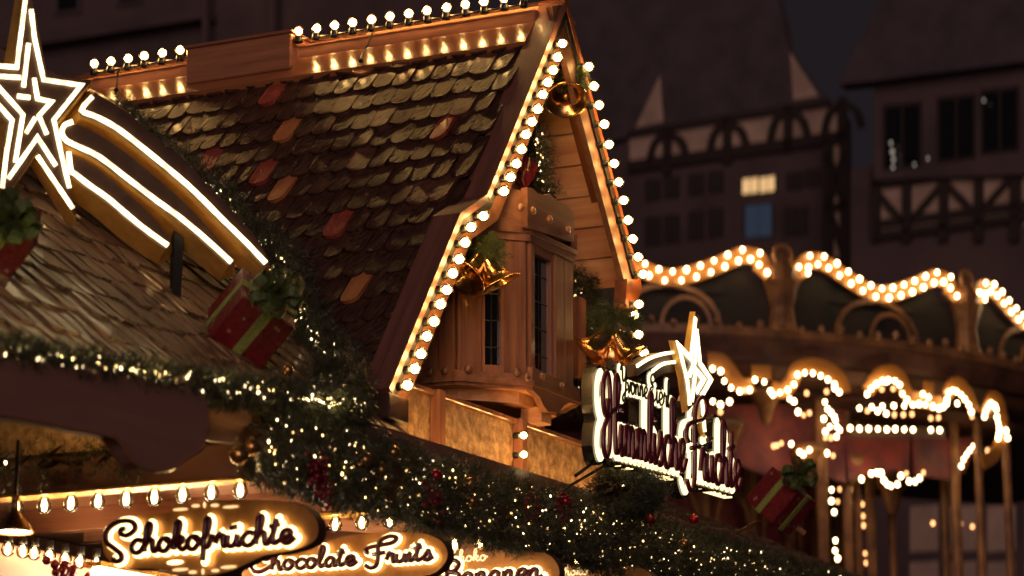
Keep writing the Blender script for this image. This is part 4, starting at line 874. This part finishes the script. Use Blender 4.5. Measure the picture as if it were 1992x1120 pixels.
# ================================================================== carousel
CC = Vector((0.42617734, 29.12666873, 0)); RJ = 5.89
def cyl(ang, r, z): a = math.radians(ang); return Vector((CC.x+r*math.cos(a), CC.y+r*math.sin(a), z))
def HC(x, y, rad): return mathit_cyl(x, y, CC, rad)
def carousel():
    t = thing('carousel', 'old fashioned carousel with bulb lined scroll cresting behind the stall, out of focus', 'carousel', CC)
    gold_p = mat('carousel_gold_paint', (.34, .16, .06), .45, .1, (.12, .055, .028), 4)
    lit_gold = mat('carousel_crest_paint', (.34, .14, .025), .5, .0)
    brown_p = mat('carousel_brown_panel', (.12, .048, .030), .5, 0, (.035, .015, .012), 4)
    burg = mat('carousel_burgundy', (.26, .045, .04), .6, 0, (.07, .014, .03), 3.2)
    scen = mat('carousel_painted_scene', (.005, .006, .005), .8, 0, (.030, .018, .012), 3.5)
    ZV = 7.003
    cb = mesh_of(MB().ball((0, 0, 0), .021, 10), bulb_core_c); cb2 = mesh_of(MB().ball((0, 0, 0), .019, 8), bulb_amber)
    cres = [(.105, .07), (.085, .14), (.115, .215), (.17, .25), (.24, .22), (.34, .12), (.44, .04), (.5, .02), (.56, .035), (.66, .10), (.76, .19), (.83, .245), (.89, .22), (.915, .14), (.895, .07)]
    nb = 0; rest = MB(); cnt = [0]
    def cbulb(p, dim=False, par=t):
        s_ = random.uniform(.85, 1.1)
        if cnt[0] < 95 and not dim:
            o = obj('bulb', None, [], par, data=cb, loc=p); o.scale = (s_, s_, s_); cnt[0] += 1
        else: rest.ball(p, .020*s_, 8, 1 if dim else 0)
    segs = list(range(-14, 4))
    for i in range(-3, 4):
        a0 = -80.6-10+20*i; A = cyl(a0, RJ, ZV); D = cyl(a0+20, RJ, ZV)-A; n_ = Vector((A.x+D.x/2-CC.x, A.y+D.y/2-CC.y, 0)).normalized()
        pts = spline([A+D*s+Z*(h-.0) for s, h in cres], 4)
        m = MB(); m.ribbon(pts, .15, n_, .04); sc_ = obj('crest_scroll', m, lit_gold, t)
        if -1 <= i <= 2:
            # zigzag of bulbs along the scroll
            tot = sum((pts[q+1]-pts[q]).length for q in range(len(pts)-1)); N = 30; q = 0; acc = 0
            for k in range(N):
                tg = tot*(k+.3)/N
                while q < len(pts)-2 and acc+(pts[q+1]-pts[q]).length < tg: acc += (pts[q+1]-pts[q]).length; q += 1
                d = (pts[q+1]-pts[q]); p = pts[q]+d*((tg-acc)/d.length); nn = n_.cross(d.normalized())
                cbulb(p+nn*(.042 if k % 2 else -.042)+n_*.075)
        # painted panel below the cresting
        m = MB(); lo = 6.56
        P = [A+D*.02+Z*(lo-ZV)]+[A+D*s+Z*(h-.02) for s, h in [(.02, .02), (.1, .06), (.2, .18), (.35, .07), (.5, -.05), (.65, .06), (.8, .17), (.9, .06), (.98, .02)]]+[A+D*.98+Z*(lo-ZV)]
        m.prism([p-n_*.03 for p in P], -n_*.04); obj('painted_panel', m, scen, t)
        for s in (0, 1):
            m = MB(); p = A+D*s
            if s == 0:
                m.tube([p+Z*(lo-ZV), p+Z*(lo-ZV+.08), p+Z*(-.22), p+Z*(-.05), p+Z*.02], [.16, .12, .10, .14, .17], 8); m.tube([p+Z*.0, p+Z*.12, p+Z*.2, p+Z*.3], [.10, .14, .08, .01], 8)
                m.tube([p+n_*.02+Z*.26+(D.normalized()*math.cos(q*math.pi/6)+Z*math.sin(q*math.pi/6))*.09 for q in range(13)], .026, 5)
                obj('crest_ornament', m, gold_p, t)
        # gold arch in the painting
        m = MB(); c = A+D*.5+Z*(-.40); m.ribbon([c+D.normalized()*(.45*math.cos(q*math.pi/10))+Z*(.36*math.sin(q*math.pi/10)) for q in range(11)], .05, n_, .02)
        m.ribbon([c+D.normalized()*(.22*math.cos(q*math.pi/10)+.15)+Z*(.25*math.sin(q*math.pi/10)) for q in range(11)], .04, n_, .02); obj('painted_arch', m, gold_p, t)
    def ring(r0, z0, r1, z1, m_, name, k=54, a0=-180, a1=20):
        mb = MB(); vs = []
        for i in range(k+1):
            a = a0+(a1-a0)*i/k; vs += [cyl(a, r0, z0), cyl(a, r1, z1)]
        mb.add(vs, [(2*i, 2*i+2, 2*i+3, 2*i+1) for i in range(k)]); return obj(name, mb, m_, t)
    ring(5.98, 6.50, 5.98, 6.58, gold_p, 'cornice'); ring(5.88, 6.30, 5.96, 6.50, brown_p, 'frieze'); ring(5.50, 6.14, 5.80, 6.30, brown_p, 'lower_frieze')
    ring(5.6, 6.10, 1.6, 6.14, brown_p, 'carousel_ceiling'); ring(5.8, 6.9, .2, 8.1, brown_p, 'carousel_roof')
    bd = mesh_of(MB().ball((0, 0, 0), .034, 8), gold_p)
    for q in range(80): obj('cornice_bead', None, [], t, data=bd, loc=cyl(-150+150*q/80, 6.0, 6.60+.02*math.sin(q*2)))
    # inner drum with drapes
    ring(3.0, 1.0, 3.0, 6.12, burg, 'inner_drum')
    for q in range(14):
        a = -150+q*11; m = MB(); m.tube([cyl(a, 3.05, 1.0), cyl(a, 3.05, 6.1)], .07, 6); obj('drum_column', m, gold_p, t)
    for q in range(14):
        a = -144.5+q*11; m = MB(); c = cyl(a, 3.1, 5.25)
        n_ = (c-CC); n_.z = 0; n_.normalize(); tx = n_.cross(Z); m.ribbon([c+tx*(.2*math.cos(w_*math.pi/8))+Z*(.35*math.sin(w_*math.pi/8)) for w_ in range(17)], .05, n_, .03); obj('drum_mirror', m, gold_p, t)
    # bulb scallops on the lower rounding boards
    def tr(pts, sx, ox, oy): return [(ox+x/sx, oy+y/sx) for x, y in pts]
    z6 = [(215,172),(290,195),(322,285),(385,345),(462,378),(553,365),(600,272),(685,292),(742,378),(765,410),(828,390),(898,365),(955,315),(988,228),(1053,210),(1127,213),(1197,238),(1262,270),(1322,315),(1325,350),(1365,385),(218,470),(287,500),(370,472),(915,445),(955,470),(992,565),(1235,475),(1260,540),(1290,570),(1320,610),(1330,640),(1225,628),(1240,745),(1280,700),(1345,700),(1370,730),(1340,790),(930,855),(1005,930),(1040,950),(1095,910),(1255,940)]
    d6 = [(505,368),(1042,595),(1095,575),(770,875),(800,870),(1310,962),(840,850),(1240,800),(1290,800),(287,565),(1070,395),(1250,380)]
    z7 = [(202,372),(237,325),(280,288),(330,262),(360,268),(380,255),(435,262),(475,295),(498,370),(537,420),(513,470),(585,462),(637,455),(690,460),(752,475),(803,492),(840,480),(868,450),(870,420),(668,372),(717,400),(885,358),(918,340),(950,350),(988,378),(1020,415),(1052,462),(1075,520),(957,450),(137,490),(240,480),(290,515),(330,475),(362,535),(425,470),(60,657),(137,662),(215,662),(292,665),(367,668),(437,665),(513,668),(587,670),(735,672),(810,675),(1185,560),(1195,520),(1215,480),(1240,450),(1270,470),(1285,500),(1290,565),(1300,610),(1310,660),(1305,710),(1300,740),(1365,680),(1380,740),(1290,800),(1280,850),(1250,890),(1180,920),(1155,930),(1155,980),(1090,810),(1060,845),(1035,880),(1010,920),(990,975),(235,1035),(285,1030),(320,1030),(155,1080)]
    d7 = [(325,332),(420,328),(205,512),(430,545),(505,545),(578,540),(735,575),(800,570),(1080,560),(1378,785),(1210,845)]
    z8 = [(535,240),(622,188),(672,180),(712,188),(735,250),(765,285),(800,300),(888,210),(1015,260),(1055,230),(962,258),(265,335),(265,435),(290,535),(300,790),(297,880),(320,950),(858,285)]
    d8 = [(935,188),(1090,180),(468,332),(475,462),(540,465),(480,560),(547,570),(483,650),(550,655),(568,905),(578,990),(1175,635),(1422,640),(1530,665),(340,330),(320,440)]
    for L_, sx, ox, oy, dim in ((z6, 4.667, 1340, 680, 0), (z7, 4.307, 1640, 680, 0), (z8, 4.611, 1560, 880, 0), (d6, 4.667, 1340, 680, 1), (d7, 4.307, 1640, 680, 1), (d8, 4.611, 1560, 880, 1)):
        for x, y in tr(L_, sx, ox, oy): cbulb(HC(x, y, 6.02 if y < 860 else (5.45 if (x > 1650 and y < 950) or y < 900 else 4.2)), bool(dim))
    def board(pts, w_, m_, name, rad=5.95, dy=-4):
        P = spline([HC(x, y+dy, rad) for x, y in pts], 3); m = MB(); n_ = (P[len(P)//2]-CC); n_.z = 0; m.ribbon(P, w_, n_, .03); obj(name, m, m_, t)
    board([(1375, 706), (1400, 707), (1416, 722), (1432, 748), (1450, 756), (1462, 752)], .13, lit_gold, 'scalloped_board')
    board([(1460, 728), (1498, 730)], .12, lit_gold, 'scalloped_board')
    board([(1500, 760), (1520, 764), (1538, 748), (1550, 722), (1576, 715), (1606, 722), (1632, 742), (1640, 768)], .13, lit_gold, 'scalloped_board')
    board([(1685, 765), (1704, 738), (1728, 728), (1748, 738), (1758, 762), (1770, 778), (1800, 785), (1828, 790)], .13, lit_gold, 'scalloped_board')
    board([(1795, 758), (1812, 762)], .12, lit_gold, 'scalloped_board')
    board([(1838, 775), (1850, 752), (1868, 755), (1884, 780), (1893, 805)], .12, lit_gold, 'scalloped_board')
    board([(1912, 812), (1926, 778), (1942, 790), (1947, 830), (1945, 860), (1930, 890), (1908, 905)], .12, lit_gold, 'scalloped_board', 5.97)
    board([(1895, 860), (1880, 885), (1868, 915)], .12, lit_gold, 'scalloped_board', 5.0)
    for k_, pg in enumerate([[(1370, 790), (1505, 785), (1505, 930), (1440, 905), (1370, 910)], [(1505, 785), (1645, 795), (1645, 940), (1575, 915), (1505, 930)], [(1645, 853), (1770, 853), (1768, 925), (1740, 912), (1650, 935)], [(1775, 853), (1900, 850), (1885, 900), (1860, 935), (1780, 925)]]):
        m = MB(); c = HC(pg[0][0], pg[0][1], 5.2); n_ = (c-CC); n_.z = 0; m.prism([HC(x, y, 5.2) for x, y in pg], -n_.normalized()*.03); obj('hanging_cloth', m, burg, t)
    board([(1650, 844), (1700, 845), (1770, 846), (1835, 848)], .10, brown_p, 'lower_rail', 5.6)
    for x, rad, rr in ((1838, 4.9, .045), (1860, 5.2, .05), (1907, 5.5, .04), (1962, 5.8, .04), (1600, 5.4, .055), (1648, 5.0, .05), (1668, 4.7, .04), (1694, 4.4, .05), (1735, 4.0, .04)):
        p = HC(x, 1000, rad); m = MB(); m.tube([Vector((p.x, p.y, 1.0)), Vector((p.x, p.y, 6.1))], rr, 8); obj('pole', m, gold_p, t)
    for x, y, rad, q in ((1490, 790, 5.5, .8), (1575, 905, 5.3, .9), (1735, 955, 4.4, 1.1), (1843, 915, 5.0, 1.0), (1420, 850, 5.3, .8), (1655, 915, 5.1, .7)):
        p = HC(x, y, rad); m = MB(); m.lathe(p-Z*.2*q, Z, [(.03*q, 0), (.06*q, .06*q), (.09*q, .18*q), (.17*q, .30*q), (.19*q, .36*q), (.12*q, .42*q), (.001, .44*q)], 12); obj('capital', m, gold_p, t, True)
    fl = MB(); fl.lathe(CC, Z, [(.01, 1.0), (6.2, 1.0), (6.2, .6), (6.3, .6), (6.3, .0)], 48); obj('platform', fl, brown_p, t)
    cs = MB(); 
    for a in range(-180, 181, 40): cs.tube([cyl(a, .5, 1.0), cyl(a, .5, 8.0)], .2, 6)
    obj('centre_mast', cs, brown_p, t)
    tag(obj('bulbs', rest, [bulb_core_c, bulb_amber], t), None, None, None, 'stuff')
carousel()
# ================================================================== old houses behind
AH = math.radians(59.8); HD = Vector((math.sin(AH), -math.cos(AH), 0)); HD = Vector((math.sin(AH), -math.cos(AH), 0)); HNn = Vector((-math.cos(AH), -math.sin(AH), 0))
HNn = Vector((-HD.y, HD.x, 0)); HNn = HNn if HNn.y < 0 else -HNn
def facade(name, label, px0, depth, build):
    P0 = PT(*px0, depth)
    t = thing(name, label, 'house', Vector((P0.x, P0.y, 0)))
    def H(x, y, o=0): return hit(x, y, P0+HNn*o, HNn)
    build(t, H, P0)
def wallpoly(t, H, pts, name, m_, o=0, th=.2, par=None):
    mb = MB(); mb.prism([H(x, y, o) for x, y in pts], -HNn*th); return obj(name, mb, m_, par or t)
def bar(t, H, a, b, w_, name='timber', o=.06, th=.08, m_=None, curve=None):
    mb = MB(); P = [H(*a, o), H(*b, o)] if not curve else spline([H(x, y, o) for x, y in curve], 4)
    mb.ribbon(P, w_, HNn, th); return obj(name, mb, m_ or timber, t)
def houseA(t, H, P0):
    wallpoly(t, H, [(1150, 330), (1232, 262), (1290, 140), (1330, -60), (1500, -60), (1535, 100), (1600, 185), (1648, 230), (1648, 1500), (1150, 1500)], 'wall', house_wall)
    wallpoly(t, H, [(1080, 300), (1080, -420), (1470, -420), (1502, -60), (1534, 100), (1560, 215), (1240, 262)], 'roof', house_roof, .01, .3)
    wallpoly(t, H, [(1236, 248), (1284, 146), (1290, 236)], 'gable_infill', infill, .02, .05)
    wallpoly(t, H, [(1537, 102), (1592, 186), (1543, 194)], 'gable_infill', infill, .02, .05)
    wallpoly(t, H, [(1224, 262), (1400, 240), (1610, 205), (1645, 235), (1645, 268), (1400, 305), (1226, 330)], 'infill', infill, .03, .05)
    wallpoly(t, H, [(1608, 285), (1646, 280), (1646, 500), (1612, 500)], 'infill', infill, .02, .05)
    bar(t, H, (1225, 262), (1615, 200), .14); bar(t, H, (1225, 325), (1648, 265), .22)
    for c, y0 in ((1300, 258), (1417, 238), (1535, 215), (1640, 200)):
        bar(t, H, (c, y0-10), (c, y0+80), .16)
        bar(t, H, None, None, .13, curve=[(c-35, y0+62), (c-26, y0+24), (c-8, y0+8), (c+10, y0+6), (c+28, y0+18), (c+38, y0+48)])
    for x in (1612, 1646): bar(t, H, (x, 270), (x, 520), .2)
    bar(t, H, (1612, 300), (1645, 400), .13); bar(t, H, (1645, 300), (1612, 400), .13); bar(t, H, (1612, 400), (1645, 500), .13); bar(t, H, (1612, 405), (1650, 400), .15)
    def win(x, y, w_, h_, m_, lab=None):
        fr = wallpoly(t, H, [(x-w_/2-3, y-h_/2-2), (x+w_/2+3, y-h_/2-5), (x+w_/2+3, y+h_/2+1), (x-w_/2-3, y+h_/2+4)], 'window', timber, .03, .08)
        wallpoly(t, H, [(x-w_/2, y-h_/2), (x-1, y-h_/2-2), (x-1, y+h_/2), (x-w_/2, y+h_/2+2)], 'window_pane', m_, .05, .02, fr); wallpoly(t, H, [(x+1, y-h_/2-2), (x+w_/2, y-h_/2-4), (x+w_/2, y+h_/2-2), (x+1, y+h_/2)], 'window_pane', m_, .05, .02, fr)
    dull = mat('dull_window', (.04, .032, .032), .3)
    win(1459, 362, 30, 26, lit_win); win(1492, 359, 28, 26, lit_win)
    win(1545, 352, 26, 28, dull); win(1580, 346, 24, 28, dull); win(1475, 430, 50, 60, emis('blue_dim', (.30, .40, .62), .045, False)); win(1548, 430, 40, 50, dull)
    for x in (1270, 1306, 1354, 1392): win(x, 370-(x-1270)*.14, 24, 36, dull); win(x, 450-(x-1270)*.14, 24, 50, dull)
    bar(t, H, (1400, 690), (1990, 640), .2)
facade('half_timbered_house', 'dark half-timbered house with arched bracing and one lit window pair, behind the carousel', (1440, 300), 52, houseA)
def houseB(t, H, P0):
    wallpoly(t, H, [(1655, 330), (1655, 1500), (2200, 1500), (2200, 260), (1680, 325)], 'wall', house_wall)
    wallpoly(t, H, [(1630, 165), (1740, -60), (2300, -160), (2300, 80), (1690, 158)], 'roof', house_roof, .6, .4)
    wallpoly(t, H, [(1700, 160), (2200, 80), (2200, 330), (1700, 350)], 'upper_storey', house_wall, .25, .2)
    wallpoly(t, H, [(1708, 362), (1962, 328), (1975, 402), (1712, 436)], 'infill', infill, .02, .05)
    wallpoly(t, H, [(1712, 440), (1972, 408), (1972, 422), (1712, 456)], 'infill', infill, .02, .05)
    wallpoly(t, H, [(1988, 340), (2200, 320), (2200, 420), (1990, 440)], 'infill', infill, .02, .05)
    bar(t, H, (1700, 360), (2050, 314), .15); bar(t, H, (1706, 437), (2050, 392), .14); bar(t, H, (1706, 460), (2050, 415), .14)
    for x in (1706, 1766, 1838, 1906, 1976): bar(t, H, (x, 340), (x, 470), .15)
    bar(t, H, (1712, 378), (1760, 434), .10); bar(t, H, (1832, 362), (1772, 432), .10); bar(t, H, (1842, 356), (1900, 415), .10); bar(t, H, (1970, 345), (1912, 410), .10)
    dull = MATS['dull_window']
    for x, y in ((1755, 255), (1860, 240), (1945, 225)):
        fr = wallpoly(t, H, [(x-38, y-52), (x+38, y-60), (x+38, y+68), (x-38, y+76)], 'window', timber, .28, .1)
        wallpoly(t, H, [(x-32, y-45), (x-3, y-48), (x-3, y+66), (x-32, y+70)], 'window_pane', pane, .30, .02, fr); wallpoly(t, H, [(x+3, y-48), (x+32, y-52), (x+32, y+62), (x+3, y+66)], 'window_pane', pane, .30, .02, fr)
    for k in range(6):
        wallpoly(t, H, [(1770+k*75, 985), (1825+k*75, 982), (1825+k*75, 1070), (1770+k*75, 1074)], 'infill', infill, .02, .05)
        wallpoly(t, H, [(1770+k*75, 1094), (1825+k*75, 1091), (1825+k*75, 1190), (1770+k*75, 1190)], 'infill', infill, .02, .05)
    for i, (x, y, r_) in enumerate([(1733, 278, 3), (1736, 295, 4), (1738, 310, 3.5), (1737, 325, 3), (1779, 320, 2.5), (1805, 308, 2.5), (1914, 195, 2.5)]):
        m = MB(); m.ball(H(x, y, .45), r_*.009, 8); obj('window_light', m, emis('far_glint%d' % i, (1, .85, .7), .28, False), t)
facade('half_timbered_house', 'dark half-timbered house with diagonal bracing at the right picture edge', (1830, 300), 46, houseB)
def houseC(t, H, P0):
    wallpoly(t, H, [(-500, -300), (900, -420), (900, 1400), (-500, 1400)], 'wall', house_wall)
    wallpoly(t, H, [(-300, 120), (100, 62), (400, 18), (400, 34), (100, 82), (-300, 140)], 'ledge', house_wall, .3, .3)
    for x, w_, y in ((405, .07, 150), (535, .10, 150), (900, .1, 0)): bar(t, H, (x, -400), (x, y+300), w_, 'drainpipe', .25, .1, infill if x == 0 else house_wall)
    for x in (130, 250, 470, 640, 760):
        y = -20-(x-130)*.15; fr = wallpoly(t, H, [(x-26, y-60), (x+26, y-66), (x+26, y+44), (x-26, y+50)], 'window', house_roof, .05, .1); wallpoly(t, H, [(x-18, y-50), (x+18, y-55), (x+18, y+36), (x-18, y+40)], 'window_pane', pane, .07, .02, fr)
facade('town_house', 'dark plastered town house behind the star and the ridge, hardly lit', (300, 0), 40, houseC)
